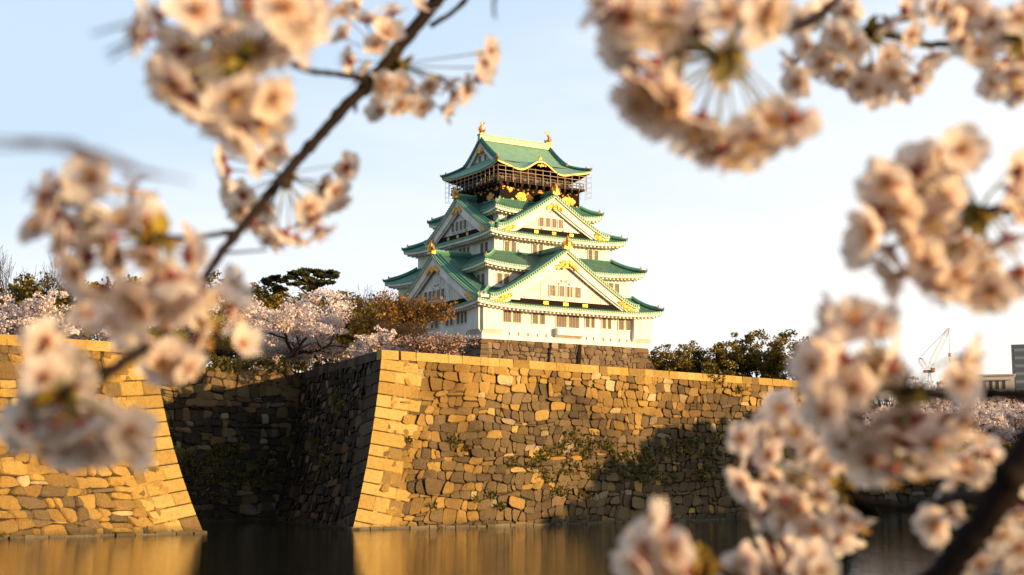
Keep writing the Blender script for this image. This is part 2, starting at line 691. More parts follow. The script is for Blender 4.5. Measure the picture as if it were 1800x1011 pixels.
def wall_face(root, top, d, n, m, L, rng, cw, ch, corner=True, phase=0, H=WALL_H, O=WALL_O, mats=None, weather_shade=None, coping=True, footing=True, qlen=(4.6, 2.2), cop0=2.0, quoin_m=None):
    mp = face_map(top, d, n, m, H, O)
    mats = mats or [M_STONE, M_STONEG]
    # backing earth
    mb = MB()
    P = [[mp(L * i / 20, H * 1.04 * j / 12, -.12) for i in range(21)] for j in range(13)]
    mb.grid(P)
    mb.build('joint_backing', M_JOINT, root)
    mb = MB()
    q0 = 1.9 if corner else 0
    v0 = .9 if coping else 0
    for p in cells(q0, L, v0, H + .1, cw, ch, rng):
        cx = sum(a[0] for a in p) / len(p)
        cy = sum(a[1] for a in p) / len(p)
        if weather_shade:
            g = weather_shade(cx, cy / H)  # share of weathered stones; on shaded faces, of shade-coloured ones
        else:
            g = .3
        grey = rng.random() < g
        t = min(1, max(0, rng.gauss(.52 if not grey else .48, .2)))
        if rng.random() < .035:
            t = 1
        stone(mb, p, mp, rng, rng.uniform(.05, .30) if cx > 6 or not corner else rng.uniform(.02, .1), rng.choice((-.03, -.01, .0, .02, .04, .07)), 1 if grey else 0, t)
    mb.build('stone_facing', mats, root)
    if corner:
        mb = MB()
        mp0 = mp
        mp = lambda s, v, h: mp0(s, v + s * (.05 + .13 * min(1, v / H)), h)
        v, k = v0, phase
        while v < H - .2:
            hh = rng.uniform(1.1, 1.42)
            v1 = min(v + hh, H)
            if H - v1 < .5:
                v1 = H
            ln = qlen[0] * rng.uniform(.85, 1.1) if k % 2 == 0 else qlen[1] * rng.uniform(.8, 1.1)
            quoin(mb, 0, ln, v, v1, mp, rng, .13, t=dressed(rng))
            if k % 2 == 1:
                l2 = ln + rng.uniform(1.3, 2.4)
                quoin(mb, ln, l2, v, v1, mp, rng, .11, t=dressed(rng))
                if rng.random() < .6:
                    quoin(mb, l2, l2 + rng.uniform(1.0, 1.8), v, v1, mp, rng, .10, t=dressed(rng))
            elif rng.random() < .4:
                quoin(mb, ln, ln + rng.uniform(.9, 1.8), v, v1, mp, rng, .10, t=dressed(rng))
            v = v1
            k += 1
        mb.build('corner_stones', quoin_m or M_QUOIN, root)
        mp = mp0
    if coping:
        mb = MB()
        s = cop0
        while s < L:
            w = rng.uniform(1.3, 2.9)
            zt = rng.uniform(-.02, .02)
            a, b = s + .02, min(s + w, L) - .02
            pr = .17 + rng.uniform(-.02, .03)
            pts = []
            for z in (-.92, zt):
                for ss, hh in ((a, pr), (b, pr), (b, -1.5), (a, -1.5)):
                    pts.append(top + d * ss + n * hh + Vector((0, 0, z)) + n * (O * .02 if z < 0 else 0))
            mb.hexa(pts, 0, dressed(rng))
            s += w
        mb.build('coping_stones', quoin_m or M_QUOIN, root)
    if footing:
        mb = MB()
        s = 0.0
        while s < L:
            w = rng.uniform(.8, 2.4)
            a, b = s + .02, min(s + w, L) - .02
            pr = O + .36 + rng.uniform(-.14, .12)
            zt = .20 + rng.uniform(-.10, .08)
            a_, b_ = a + m * pr, b + m * pr
            pts = []
            for z in (-.6, zt):
                for ss, hh in ((a_, pr), (b_, pr), (b_, O - .5), (a_, O - .5)):
                    pts.append(top + d * ss + n * hh + Vector((0, 0, -H + z)))
            mb.hexa(pts, 0, rng.random())
            s += w
        mb.build('footing_stones', quoin_m or M_FOOT, root)
    return mp


RB = Vector(onz(621, 932, 0))
kRL = miter(nR, nL)
RT = RB - kRL * WALL_O + Vector((0, 0, WALL_H))           # top of the bastion's corner
mR, mL = kRL.dot(dR), kRL.dot(dL)

root = thing('stone_rampart', 'tall golden stone bastion with a sharp curved corner rising from the water below the keep', 'stone wall', (RB.x, RB.y, 0))
ROOT0 = root


def rel(root, v):
    return Vector(v) - Vector(root.location)


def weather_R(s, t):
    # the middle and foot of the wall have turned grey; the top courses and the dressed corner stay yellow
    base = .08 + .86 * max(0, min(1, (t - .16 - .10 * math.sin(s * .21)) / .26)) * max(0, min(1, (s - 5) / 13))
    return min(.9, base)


rg = random.Random(11)
mapR = wall_face(root, rel(root, RT), dR, nR, mR, 79, rg, 1.32, .93, True, 0, weather_shade=weather_R, cop0=2.2)
rg = random.Random(12)
mapL = wall_face(root, rel(root, RT), dL, nL, mL, 36, rg, 1.35, .92, True, 1, weather_shade=lambda s, t: .75, cop0=1.8, mats=[M_STONEG, M_STONED], quoin_m=M_QUOIND)  # shaded side: shade painted into its stone and corner colours
mb = MB()
c0 = rel(root, RT) + kRL * .19
for a, b in ((2.2, 1.8),):
    pts = []
    for z in (-.93, .012):
        for q in (c0, c0 + dR * a, c0 + dR * a + dL * b * .9, c0 + dL * b):
            pts.append(q + Vector((0, 0, z)))
    mb.hexa(pts, 0, .8)
mb.build('corner_capstone', M_QUOIN, root)
# the far end of the bastion turns away behind the blossoms
RE = RT + dR * 79
dE = Vector((.10, .995, 0)).normalized()
nE = Vector((dE.y, -dE.x, 0))
mb = MB()
mpE = face_map(rel(root, RE), dE, nE, -miter(nR, nE).dot(dE) * 0 + miter(nR, nE).dot(dE), WALL_H, WALL_O)
rg = random.Random(13)
for p in cells(0, 46, 0, WALL_H, 2.0, 1.5, rg):
    stone(mb, p, mpE, rg, rg.uniform(.05, .2), .06, 0, rg.random())
mb.build('return_face', [M_STONEG], root)
mb = MB()
mb.grid([[mpE(50 * i / 6, WALL_H * 1.04 * j / 8, -.12) for i in range(7)] for j in range(9)])
mb.build('return_backing', M_JOINT, root)

# left bastion
LB = Vector(onz(355, 937.5, 0))
kLB = miter(nR, -nL)
LH = WALL_H - .85
LT = LB - kLB * WALL_O * .93 + Vector((0, 0, LH))
root = thing('stone_rampart', 'sunlit stone bastion at the left edge with its curved corner against the dark recess', 'stone wall', (LB.x, LB.y, 0))
rg = random.Random(21)
mapLB = wall_face(root, rel(root, LT), -dR, nR, kLB.dot(-dR), 42, rg, 1.28, .98, True, 1, O=WALL_O * .93, weather_shade=lambda s, t: .10 + .35 * max(0, (t - .55) / .45), qlen=(4.2, 1.9), cop0=2.0, H=LH)
rg = random.Random(22)
mapLS = wall_face(root, rel(root, LT), dL, -nL, kLB.dot(dL), 37, rg, 1.8, 1.3, True, 0, O=WALL_O * .93, weather_shade=lambda s, t: .8, cop0=2.0, H=LH)
mb = MB()
c0 = rel(root, LT) + kLB * .19
pts = []
for z in (-.93, .012):
    for q in (c0, c0 - dR * 2.0, c0 - dR * 2.0 + dL * 1.8, c0 + dL * 2.0):
        pts.append(q + Vector((0, 0, z)))
mb.hexa(pts, 0, .7)
mb.build('corner_capstone', M_QUOIN, root)

# recessed back wall between the two bastions
BQ = Vector(onz(368, 645, WALL_H))
root = thing('stone_rampart', 'dark shaded stone wall at the back of the recess with brush along its top', 'stone wall', (BQ.x, BQ.y, 0))
rg = random.Random(31)
BT = BQ - dR * 16
mapB = wall_face(root, rel(root, BT), dR, nR, 0, 38, rg, 1.3, .92, False, weather_shade=lambda s, t: .2 if t < .25 else .7, O=4.2, coping=False, mats=[M_STONEG, M_STONED], quoin_m=M_QUOIND)  # recess shade painted into the stone colours, more below the top

# low far rampart across the water on the right
FQ = onz(1600, 900.5, 0)
root = thing('stone_rampart', 'low distant stone bank across the moat under the cherry trees at the right', 'stone wall', (FQ.x, FQ.y, 0))
dF2 = Vector((math.sin(math.radians(84)), math.cos(math.radians(84)), 0))
nF2 = Vector((dF2.y, -dF2.x, 0))
FT = FQ - dF2 * 34 - nF2 * 2.2 + Vector((0, 0, 8.6))
rg = random.Random(41)
wall_face(root, rel(root, FT), dF2, nF2, 0, 120, rg, 1.6, 1.1, False, H=8.6, O=2.2, weather_shade=lambda s, t: .7, coping=True, cop0=0, mats=[M_STONEG, M_STONED], quoin_m=M_QUOIND)  # far bank uses the stone colours with shade painted in

# ------------------------------------------------------------------ water and ground
mb = MB()
mb.poly([(-1500, .6, 0), (1500, .6, 0), (1500, 330, 0), (-1500, 330, 0)])
o = mb.build('moat_water', M_WATER)
tag(o, None, None, kind='structure')

mb = MB()
BLc = LT + dL * 34
pts = [LT - dR * 120, LT - nR * 1.0, LT + dL * 38 + nL * -1.0, RT + dL * 34 - nL * 1.0, RT - kRL * .9, RE - nR * 1.0 - nE * 1.0, RE + dE * 300, Vector((-420, 560, 0)), Vector((-420, 120, 0))]
mb.poly([(p.x, p.y, WALL_H - 1.05) for p in pts])
me = mb.build('honmaru_ground', M_EARTH)
tag(me, None, None, kind='structure')
bm = bmesh.new(); bm.from_mesh(me.data); bmesh.ops.triangulate(bm, faces=bm.faces[:]); bm.to_mesh(me.data); bm.free()

mb = MB()
a, b = FT - nF2 * .8, FT + dF2 * 120 - nF2 * .8
mb.poly([(a.x - 60, a.y - 4, 8.4), (a.x, a.y, 8.4), (b.x, b.y, 8.4), (1500, b.y, 8.4), (5000, 5000, 8.4), (-5000, 5000, 8.4), (-1500, 330, 8.4), (a.x - 70, 330, 8.4)])
o = mb.build('ground', M_EARTH)
tag(o, None, None, kind='structure')
bm = bmesh.new(); bm.from_mesh(o.data); bmesh.ops.triangulate(bm, faces=bm.faces[:]); bm.to_mesh(o.data); bm.free()

# the near bank the photographer stands on (outside the frame)
mb = MB()
mb.poly([(-400, -400, 3.2), (400, -400, 3.2), (400, .6, 3.2), (-400, .6, 3.2)])
mb.poly([(-400, .6, 3.2), (400, .6, 3.2), (400, .75, -.5), (-400, .75, -.5)])
o = mb.build('bank_ground', M_EARTH)
tag(o, None, None, kind='structure')


def weeds(name, label, blobs, mp, base, rng, n=15, size=.55):
    V, T = [], []
    npr = np.random.RandomState(rng.randint(0, 9999))
    for (s, v, rad) in blobs:
        for k in range(int(n * rad)):
            a = rng.uniform(0, 6.28); q = rad * math.sqrt(rng.random())
            p = mp(s + math.cos(a) * q * 1.5, v + math.sin(a) * q * .7, .2) + base
            for j in range(7):
                d = Vector((nR.x * .5 + rng.gauss(0, .5), nR.y * .5 + rng.gauss(0, .5), rng.uniform(.1, 1.0))).normalized()
                w = d.cross(Vector((rng.gauss(0, 1), rng.gauss(0, 1), .2))).normalized()
                L = size * rng.uniform(.35, 1.1)
                e = p + Vector((rng.gauss(0, .12), rng.gauss(0, .12), rng.gauss(0, .12)))
                V.append([e - w * .05, e + d * L * .55 - w * .10, e + d * L, e + d * L * .55 + w * .10])
                T.append(min(1, max(0, rng.gauss(.45, .25))))
    o = leaf_mesh(name, M_GRASS, np.array([[tuple(x) for x in q] for q in V]), T)
    tag(o, label, 'weeds', kind='stuff')
    return o


def find_sv(mp, base, px, py, S, V):
    """where on a wall face a photographed tuft grows"""
    best = None
    f = Vector((0, math.cos(PITCH), math.sin(PITCH))); u = Vector((0, -math.sin(PITCH), math.cos(PITCH)))
    s0, s1, v0, v1 = 0, S, 0, V
    for it in range(4):
        best = None
        for i in range(13):
            for j in range(13):
                s, v = s0 + (s1 - s0) * i / 12, v0 + (v1 - v0) * j / 12
                p = mp(s, v, 0) + base - Vector((0, 0, CAM_H))
                w = p.dot(f)
                e = (CX + F_PX * p.x / w - px) ** 2 + (CY - F_PX * p.dot(u) / w - py) ** 2
                if best is None or e < best[0]:
                    best = (e, s, v)
        ds, dv = (s1 - s0) / 9, (v1 - v0) / 9
        s0, s1, v0, v1 = best[1] - ds, best[1] + ds, best[2] - dv, best[2] + dv
    return best[1], best[2]


rg = random.Random(5)
TUFTS = [(1010, 772, 1.4), (1040, 778, 1.5), (985, 790, 1.1), (1075, 790, 1.3), (1110, 800, 1.6), (1150, 798, 1.3), (1185, 790, 1.8), (1215, 785, 1.4), (1250, 800, 1.6), (1000, 825, 1.3), (1050, 830, 1.4), (1105, 838, 1.5), (1140, 835, 1.6), (1170, 845, 1.2), (900, 815, .9), (935, 818, 1.0), (965, 838, .9), (985, 865, 1.0), (1030, 868, .9), (862, 872, .7), (880, 893, .6), (1230, 830, 1.5), (1270, 845, 1.4), (1160, 885, 1.1), (800, 780, .7), (820, 790, .5), (1270, 770, 1.2), (1300, 800, 1.5), (1090, 812, 1.2), (720, 775, .4), (1130, 815, 1.4), (760, 890, .4), (840, 880, .4), (1258, 668, 1.0), (1300, 690, .7), (955, 805, 1.0), (1020, 800, 1.2)]
bl = [(*find_sv(mapR, ROOT0.location, px, py, 79, 18), r) for px, py, r in TUFTS]
weeds('wall_weeds', 'green and dry weeds growing out of the joints of the sunlit bastion wall', bl, mapR, Vector(ROOT0.location), rg)
TB = [(330, 815, 1.8), (360, 800, 2.0), (390, 820, 2.0), (420, 830, 2.2), (380, 860, 2.0), (440, 850, 1.7), (345, 850, 1.8), (460, 820, 1.6), (410, 790, 1.5)]
bl = [(*find_sv(mapB, root.location * 0 + Vector((BQ.x, BQ.y, 0)), px, py, 38, 18), r) for px, py, r in TB]
weeds('wall_weeds', 'dark weeds and ivy on the shaded wall of the recess', bl, mapB, Vector((BQ.x, BQ.y, 0)), rg, n=16, size=.6)
TL = [(590, 700, 1.2), (600, 720, 1.3), (580, 800, 1.6), (565, 830, 1.8), (590, 830, 1.3), (555, 790, 1.5)]
bl = [(*find_sv(mapL, ROOT0.location, px, py, 34, 18), r) for px, py, r in TL]
weeds('wall_weeds', 'dark weeds on the shaded side face of the front bastion', bl, mapL, Vector(ROOT0.location), rg)
# brush along the top of the recess wall
bl = [(s, -.25 + rg.uniform(-.2, .2), 1.2) for s in np.arange(4, 34, 1.2)]
weeds('wall_top_brush', 'low dark brush and grass along the top of the recess wall', bl, mapB, Vector((BQ.x, BQ.y, 0)), rg, n=17, size=.62)

# ------------------------------------------------------------------ the keep
AZ_K = math.radians(57.5)
KC = at(847, 578, 240)
KZ = WALL_H - 1.05
keep = thing('castle_keep', 'white five storey castle keep with green tiled roofs and gold ornaments on a stone base', 'castle', (KC.x, KC.y, KZ), math.pi / 2 - AZ_K)


def kz(z):
    return z - KZ


def TF(plane):           # front (sunlit) side: u to the right along the facade, d outward, z
    return lambda u, d, z: Vector((u, plane - d, z - KZ))


def TS(plane):           # left (shaded) side
    return lambda u, d, z: Vector((plane - d, u, z - KZ))


def tbox(mb, T, u0, u1, d0, d1, z0, z1, m=0, t=.5):
    mb.hexa([T(u0, d0, z0), T(u1, d0, z0), T(u1, d1, z0), T(u0, d1, z0), T(u0, d0, z1), T(u1, d0, z1), T(u1, d1, z1), T(u0, d1, z1)], m, t)


rk = random.Random(77)


def window(parent, T, u0, u1, z0, z1, bars=5, cross=0, frame=.12):
    mb = MB()
    f = frame
    tbox(mb, T, u0, u1, .015, .05, z0, z1, 0)
    for a, b, c, d in ((u0 - f, u0, z0 - f, z1 + f), (u1, u1 + f, z0 - f, z1 + f), (u0, u1, z1, z1 + f), (u0, u1, z0 - f, z0)):
        tbox(mb, T, a, b, -.02, .17, c, d, 2)
    for i in range(bars):
        u = u0 + (u1 - u0) * (i + .5) / bars
        w = (u1 - u0) / bars * .24
        tbox(mb, T, u - w, u + w, .05, .125, z0, z1, 1)
    for i in range(cross):
        z = z0 + (z1 - z0) * (i + 1) / (cross + 1)
        tbox(mb, T, u0, u1, .05, .10, z - .05, z + .05, 1)
    return mb.build('window', [M_PANE, M_WOOD, M_WHITE], parent)


def storey(a0, a1, b0, b1, z0, z1, mat=None):
    mb = MB()
    mb.box(a0, a1, b0, b1, z0 - KZ, z1 - KZ)
    return mb.build('storey_wall', mat or M_WHITE, keep)


# stone base
mb = MB()
bs = bpy.data.objects.new('stone_base', bpy.data.meshes.new('stone_base'))
BH = 28.15 - 16.6
bs_root = keep
kT = Vector((0, 0, 28.15 - KZ))
Z0 = Vector((0, 0, 0))
mk = miter(Vector((0, -1, 0)), Vector((-1, 0, 0)))


def keep_face(d, n, L, seed, mats, shade):
    m = mk.dot(d)
    mp = face_map(kT, d, n, m, BH, 4.4)
    r = random.Random(seed)
    mbk.grid([[mp(-0.0 + L * i / 12, BH * j / 8, -.1) for i in range(13)] for j in range(9)], 2)
    # right-hand end flares too: the face widens downward
    for p in cells(1.2, L, 0, 6.5, 1.25, 1.0, r):
        stone(mbk, p, mp, r, r.uniform(.03, .1), .045, 0, min(1, max(0, r.gauss(.5, .25))))
    v, k = 0, 0
    while v < 6.5:
        h = r.uniform(.8, 1.0)
        quoin(mbk, 0, (2.6, 1.5)[k % 2] * r.uniform(.9, 1.1), v, v + h, mp, r, .1, 1, r.uniform(.2, .6))
        v += h; k += 1
    return mp


mbk = MB()
mpF = keep_face(Vector((1, 0, 0)), Vector((0, -1, 0)), 34.7, 51, None, 0)
mpS = keep_face(Vector((0, 1, 0)), Vector((-1, 0, 0)), 36, 52, None, 1)
# right end return (battered), mirrored corner
mk2 = miter(Vector((0, -1, 0)), Vector((1, 0, 0)))
mpE2 = face_map(kT + Vector((34.7, 0, 0)), Vector((0, 1, 0)), Vector((1, 0, 0)), mk2.dot(Vector((0, 1, 0))), BH, 4.4)
mpF2 = face_map(kT + Vector((34.7, 0, 0)), Vector((-1, 0, 0)), Vector((0, -1, 0)), mk2.dot(Vector((-1, 0, 0))), BH, 4.4)
r_ = random.Random(53)
v, k = 0, 0
while v < 7:
    h = r_.uniform(.8, 1.0)
    for mp_ in (mpF2, mpE2):
        quoin(mbk, 0, (2.8, 1.6)[k % 2], v, v + h, mp_, r_, .13, 1, r_.uniform(.2, .6))
    v += h; k += 1
mbk.grid([[mpE2(36 * i / 4, BH * j / 6, -.1) for i in range(5)] for j in range(7)], 2)
mbk.build('stone_base', [M_BASE, M_BASE, M_JOINT], keep)
mb = MB()
for u, w in ((13.9, .13), (20.1, .28)):
    mb = MB()
    p = [mpF(u - w, .05, -.2), mpF(u + w, .05, -.2), mpF(u + w, .05, .16), mpF(u - w, .05, .16), mpF(u - w, 7, -.2), mpF(u + w, 7, -.2), mpF(u + w, 7, .16), mpF(u - w, 7, .16)]
    mb.hexa(p)
    mb.build('base_dark_gap', M_BLACK, keep)  # black strips paint the dark of gaps in the stone base

# storeys
W1 = storey(0, 34.7, 0, 36, 28.15, 34.2)
W2 = storey(3.4, 33.9, 3.4, 36.2, 34.5, 41.6)
W3 = storey(6.4, 31.4, 6.4, 34, 41.5, 47.7)
W4 = storey(8.7, 28.7, 8.7, 30.2, 47.5, 52.6)
W5 = storey(9.4, 26.7, 9.4, 24.8, 52.5, 57.6, M_BLACK)
W6 = storey(11.2, 25.6, 11.2, 25.6, 57.4, 62.0, M_DWOOD)
# projecting bays at the foot of the first storey, with their sloping underside
for (face, u0, u1) in (('F', -.15, 3.7), ('S', -.15, 3.7), ('F', 31.3, 35.4), ('F', 14.6, 20.0)):
    mb = MB()
    T = TF(0) if face == 'F' else TS(0)
    mid = u0 == 14.6
    zt, zb = (30.65, 29.45) if mid else (33.9, 29.75)
    d = 1.1 if mid else .75
    prof = [(0, zt), (d, zt), (d, zb), (.05, zb - (.45 if mid else .75)), (0, zb - .75)]
    for i in range(len(prof)):
        p, q = prof[i], prof[(i + 1) % len(prof)]
        mb.poly([T(u0, *p), T(u1, *p), T(u1, *q), T(u0, *q)])
    mb.poly([T(u0, *p) for p in prof]); mb.poly([T(u1, *p) for p in prof])
    mb.build('projecting_bay', M_WHITE, W1)
# loopholes
TF0, TS0 = TF(0), TS(0)
for u in [5.4, 7.3, 9.2, 11.1, 12.9, 15.6, 17.3, 18.9, 21.4, 22.9, 25.0, 26.6, 28.5, 30.2]:
    mb = MB(); tbox(mb, TF0, u - .16, u + .16, .0, .04, 28.95, 29.55, 0)
    tbox(mb, TF0, u - .26, u + .26, -.02, .025, 28.85, 29.65, 1)
    mb.build('loophole', [M_PANE, M_WHITE], W1)
for u in [4.9, 6.8, 8.7, 11, 13.2]:
    mb = MB(); tbox(mb, TS0, u - .16, u + .16, .0, .04, 28.95, 29.55, 0)
    tbox(mb, TS0, u - .26, u + .26, -.02, .025, 28.85, 29.65, 1)
    mb.build('loophole', [M_PANE, M_WHITE], W1)
for u0, u1 in ((3.95, 5.7), (6.05, 7.75), (10.0, 11.15), (11.5, 12.6), (21.1, 22.0), (22.3, 23.1), (24.7, 25.55), (25.9, 26.7), (28.3, 29.5), (29.9, 31.0)):
    window(W1, TF0, u0, u1, 31.15, 33.1, 4)
T_ = TF(0)
window(W1, T_, 14.9, 17.1, 30.9, 33.2, 7); window(W1, T_, 17.5, 19.8, 30.9, 33.2, 7)
for u0, u1 in ((4.4, 5.5), (5.8, 6.8), (7.1, 8.1), (9.4, 10.4), (10.8, 11.9), (14.6, 15.7), (16.1, 17.2), (19.5, 20.6), (21.0, 22.1)):
    window(W1, TS0, u0, u1, 31.2, 33.1, 3)
TF2, TS2, TF3, TS3, TF4, TS4 = TF(3.4), TS(3.4), TF(6.4), TS(6.4), TF(8.7), TS(8.7)
for u0, u1 in ((5.0, 6.05), (6.4, 7.45), (28.7, 29.7), (30.05, 31.1)):
    window(W2, TF2, u0, u1, 38.1, 39.95, 4, 1)
for u0, u1 in ((4.5, 5.6), (6.0, 7.1)):
    window(W2, TS2, u0, u1, 37.7, 39.9, 3, 1)
for u0, u1 in ((8.4, 9.4), (9.8, 10.8), (14.3, 15.2), (15.6, 16.5), (26.4, 27.3), (27.7, 28.6)):
    window(W3, TF3, u0, u1, 44.35, 46.2, 4, 1)
for u0, u1 in ((8.3, 9.4), (9.8, 10.9), (14.6, 15.6), (16.0, 17.0), (17.4, 18.4)):
    window(W3, TS3, u0, u1, 44.3, 46.2, 3, 1)
for T, u0, u1 in ((TF4, 10.3, 11.2), (TF4, 11.6, 12.5), (TS4, 10.2, 11.1)):
    window(W4, T, u0, u1, 50.0, 51.5, 3, 1)


def skirt(out, inn, wall, ze, zi, up, fascia=None, under=None, name='skirt_roof', tile_m=None, nu=28, nw=7, gold=False):
    o0, o1, p0, p1 = out
    i0, i1, j0, j1 = inn
    w0, w1, x0, x1 = wall
    OC = [(o0, p0), (o1, p0), (o1, p1), (o0, p1)]
    IC = [(i0, j0), (i1, j0), (i1, j1), (i0, j1)]
    WC = [(w0, x0), (w1, x0), (w1, x1), (w0, x1)]
    fascia = fascia or [M_EDGE, M_WHITE]
    mb = MB(); eb = MB(); rb = MB()
    hips = []
    lerp = lambda a, b, t: (a[0] + (b[0] - a[0]) * t, a[1] + (b[1] - a[1]) * t)

    def zz(u, w):
        return ze + (zi - ze) * (.62 * w + .38 * w * w) + up * abs(2 * u - 1) ** 4.5 * (1 - w) ** 1.6
    for k in range(4):
        a, b = OC[k], OC[(k + 1) % 4]
        c, d = IC[k], IC[(k + 1) % 4]
        e, f = WC[k], WC[(k + 1) % 4]
        L = math.hypot(b[0] - a[0], b[1] - a[1])
        sl = math.hypot(math.hypot(c[0] - a[0], c[1] - a[1]) * .7, zi - ze)
        nx, ny = (b[1] - a[1]) / L, -(b[0] - a[0]) / L
        P, UV = [], []
        us = [.5 - .5 * math.cos(math.pi * i / nu) for i in range(nu + 1)]
        for j in range(nw + 1):
            w = j / nw
            row, ur = [], []
            A, B = lerp(a, c, w), lerp(b, d, w)
            for u in us:
                q = lerp(A, B, u)
                row.append((q[0], q[1], zz(u, w) - KZ))
                ur.append((abs(q[0] * (b[0] - a[0]) + q[1] * (b[1] - a[1])) / L, sl * w))
            P.append(row); UV.append(ur)
        mb.grid(P, 0, .5, UV)
        hips.append([(lerp(a, c, j / nw)[0], lerp(a, c, j / nw)[1], zz(0, j / nw) - KZ) for j in range(nw + 1)])
        # eave edge: tile ends, white board, soffit
        E = P[0]
        r1 = [(q[0] + nx * .02, q[1] + ny * .02, q[2] - .30) for q in E]
        eb.grid([E, r1], 0)
        r2 = [(q[0] - nx * .10, q[1] - ny * .10, q[2] - .30) for q in E]
        eb.grid([r1, r2], 0)
        r3 = [(q[0] - nx * .14, q[1] - ny * .14, q[2] - .72) for q in E]
        eb.grid([r2, r3], 1)
        r4 = [(q[0] - nx * .45, q[1] - ny * .45, q[2] - .74) for q in E]
        eb.grid([r3, r4], 1)
        r5 = [(q[0] - nx * .45, q[1] - ny * .45, q[2] - .52) for q in E]
        eb.grid([r4, r5], 1)
        r6 = []
        for i, u in enumerate(us):
            q = lerp(e, f, u)
            r6.append((q[0], q[1], (ze - .35) - KZ + up * abs(2 * u - 1) ** 4.5 * .5))
        eb.grid([r5, r6], 1)
        # round tile ends
        n = int(L / .5)
        for i in range(1, n):
            u = i / n
            q = lerp(a, b, u); z = zz(u, 0) - KZ
            T = lambda s, dd, h: (q[0] + (b[0] - a[0]) / L * s + nx * dd, q[1] + (b[1] - a[1]) / L * s + ny * dd, z + h)
            eb.hexa([T(-.13, -.2, -.22), T(.13, -.2, -.22), T(.13, .08, -.22), T(-.13, .08, -.22), T(-.13, -.5, .10), T(.13, -.5, .10), T(.13, .08, .05), T(-.13, .08, .05)], 2)
        # rafters
        n = int(L / .82)
        for i in range(1, n):
            u = i / n
            q = lerp(a, b, u); z = zz(u, 0) - KZ
            T = lambda s, dd, h: (q[0] + (b[0] - a[0]) / L * s + nx * dd, q[1] + (b[1] - a[1]) / L * s + ny * dd, z + h)
            rb.hexa([T(-.16, -1.7, -1.0), T(.16, -1.7, -1.0), T(.16, -.5, -1.02), T(-.16, -.5, -1.02), T(-.16, -1.7, -.5), T(.16, -1.7, -.5), T(.16, -.5, -.7), T(-.16, -.5, -.7)])
    roof = mb.build(name, tile_m or M_TILE, keep, smooth=True)
    eb.build('eave_edge', [fascia[0], fascia[1], M_GOLD if gold else M_EDGE], roof)
    rb.build('rafter_ends', under or M_WHITE, roof)
    for hp in hips:
        h = MB()
        pts = [Vector(p) + Vector((0, 0, .22)) for p in hp]
        h.tube(pts, [.34] * len(pts), 6, 0)
        pts2 = [p + Vector((0, 0, .34)) for p in pts[1:]]
        h.tube(pts2, [.2] * len(pts2), 6, 1)
        d = (pts[0] - pts[1]).normalized()
        h.tube([pts[0], pts[0] + d * .25 + Vector((0, 0, .2)), pts[0] + d * .4 + Vector((0, 0, .55))], [.34, .2, .04], 6, 2)
        h.tube([pts2[0] + Vector((0, 0, -.1)), pts2[0] + d * .15 + Vector((0, 0, .25)), pts2[0] + d * .1 + Vector((0, 0, .55))], [.24, .16, .04], 6, 3)
        h.build('hip_ridge', [M_RIDGE, M_EDGE, M_RIDGE, M_GOLD], roof)
    # ridge course against the wall above
    h = MB()
    ring = [(i0, j0), (i1, j0), (i1, j1), (i0, j1), (i0, j0)]
    for k in range(4):
        p, q = ring[k], ring[k + 1]
        h.tube([(p[0], p[1], zi + .1 - KZ), (q[0], q[1], zi + .1 - KZ)], [.22, .22], 6)
    h.build('wall_ridge', M_RIDGE, roof)
    return roof


R1 = skirt((-2.0, 36.7, -2.0, 38), (3.3, 34.0, 3.3, 36.3), (0, 34.7, 0, 36), 34.0, 37.25, .75)
R2 = skirt((1.5, 35.7, 1.5, 38.2), (6.3, 31.5, 6.3, 34.1), (3.4, 33.9, 3.4, 36.2), 41.35, 44.2, .72)
R3 = skirt((4.3, 33.5, 4.3, 36.0), (8.6, 28.8, 8.6, 30.3), (6.4, 31.4, 6.4, 34), 47.45, 50.15, .65)
R4 = skirt((7.1, 30.2, 7.1, 31.2), (9.3, 26.8, 9.3, 24.9), (8.7, 28.7, 8.7, 30.2), 52.3, 54.2, .62)


M_RELIEF = simple('carved_relief', (.34, .29, .23), .8)


def gold_piece(mb, T, u, z, w, h, d, rng, n=9, m=0, fine=1.0):
    n = int(n * 1.7)
    """gilded relief: a cluster of carved leaves and scrolls"""
    for k in range(n):
        a = rng.uniform(0, 6.28)
        q = math.sqrt(rng.random()) * .75
        uu, vv = u + math.cos(a) * q * w * .5, z + math.sin(a) * q * h * .5
        r = (rng.uniform(.12, .24) * min(w, h) + .06) * fine
        c = T(uu, d, vv)
        rx = r * rng.uniform(.8, 1.7)
        e = T(uu + rx, d, vv) - c
        mb.blob(c, (max(.10, abs(e.x)), max(.10, abs(e.y)), r), m, .5, 7, 4, .25, rng)
    if fine == 1:
        tbox(mb, T, u - w * .22, u + w * .22, d - .05, d + .04, z - h * .2, z + h * .2, m)


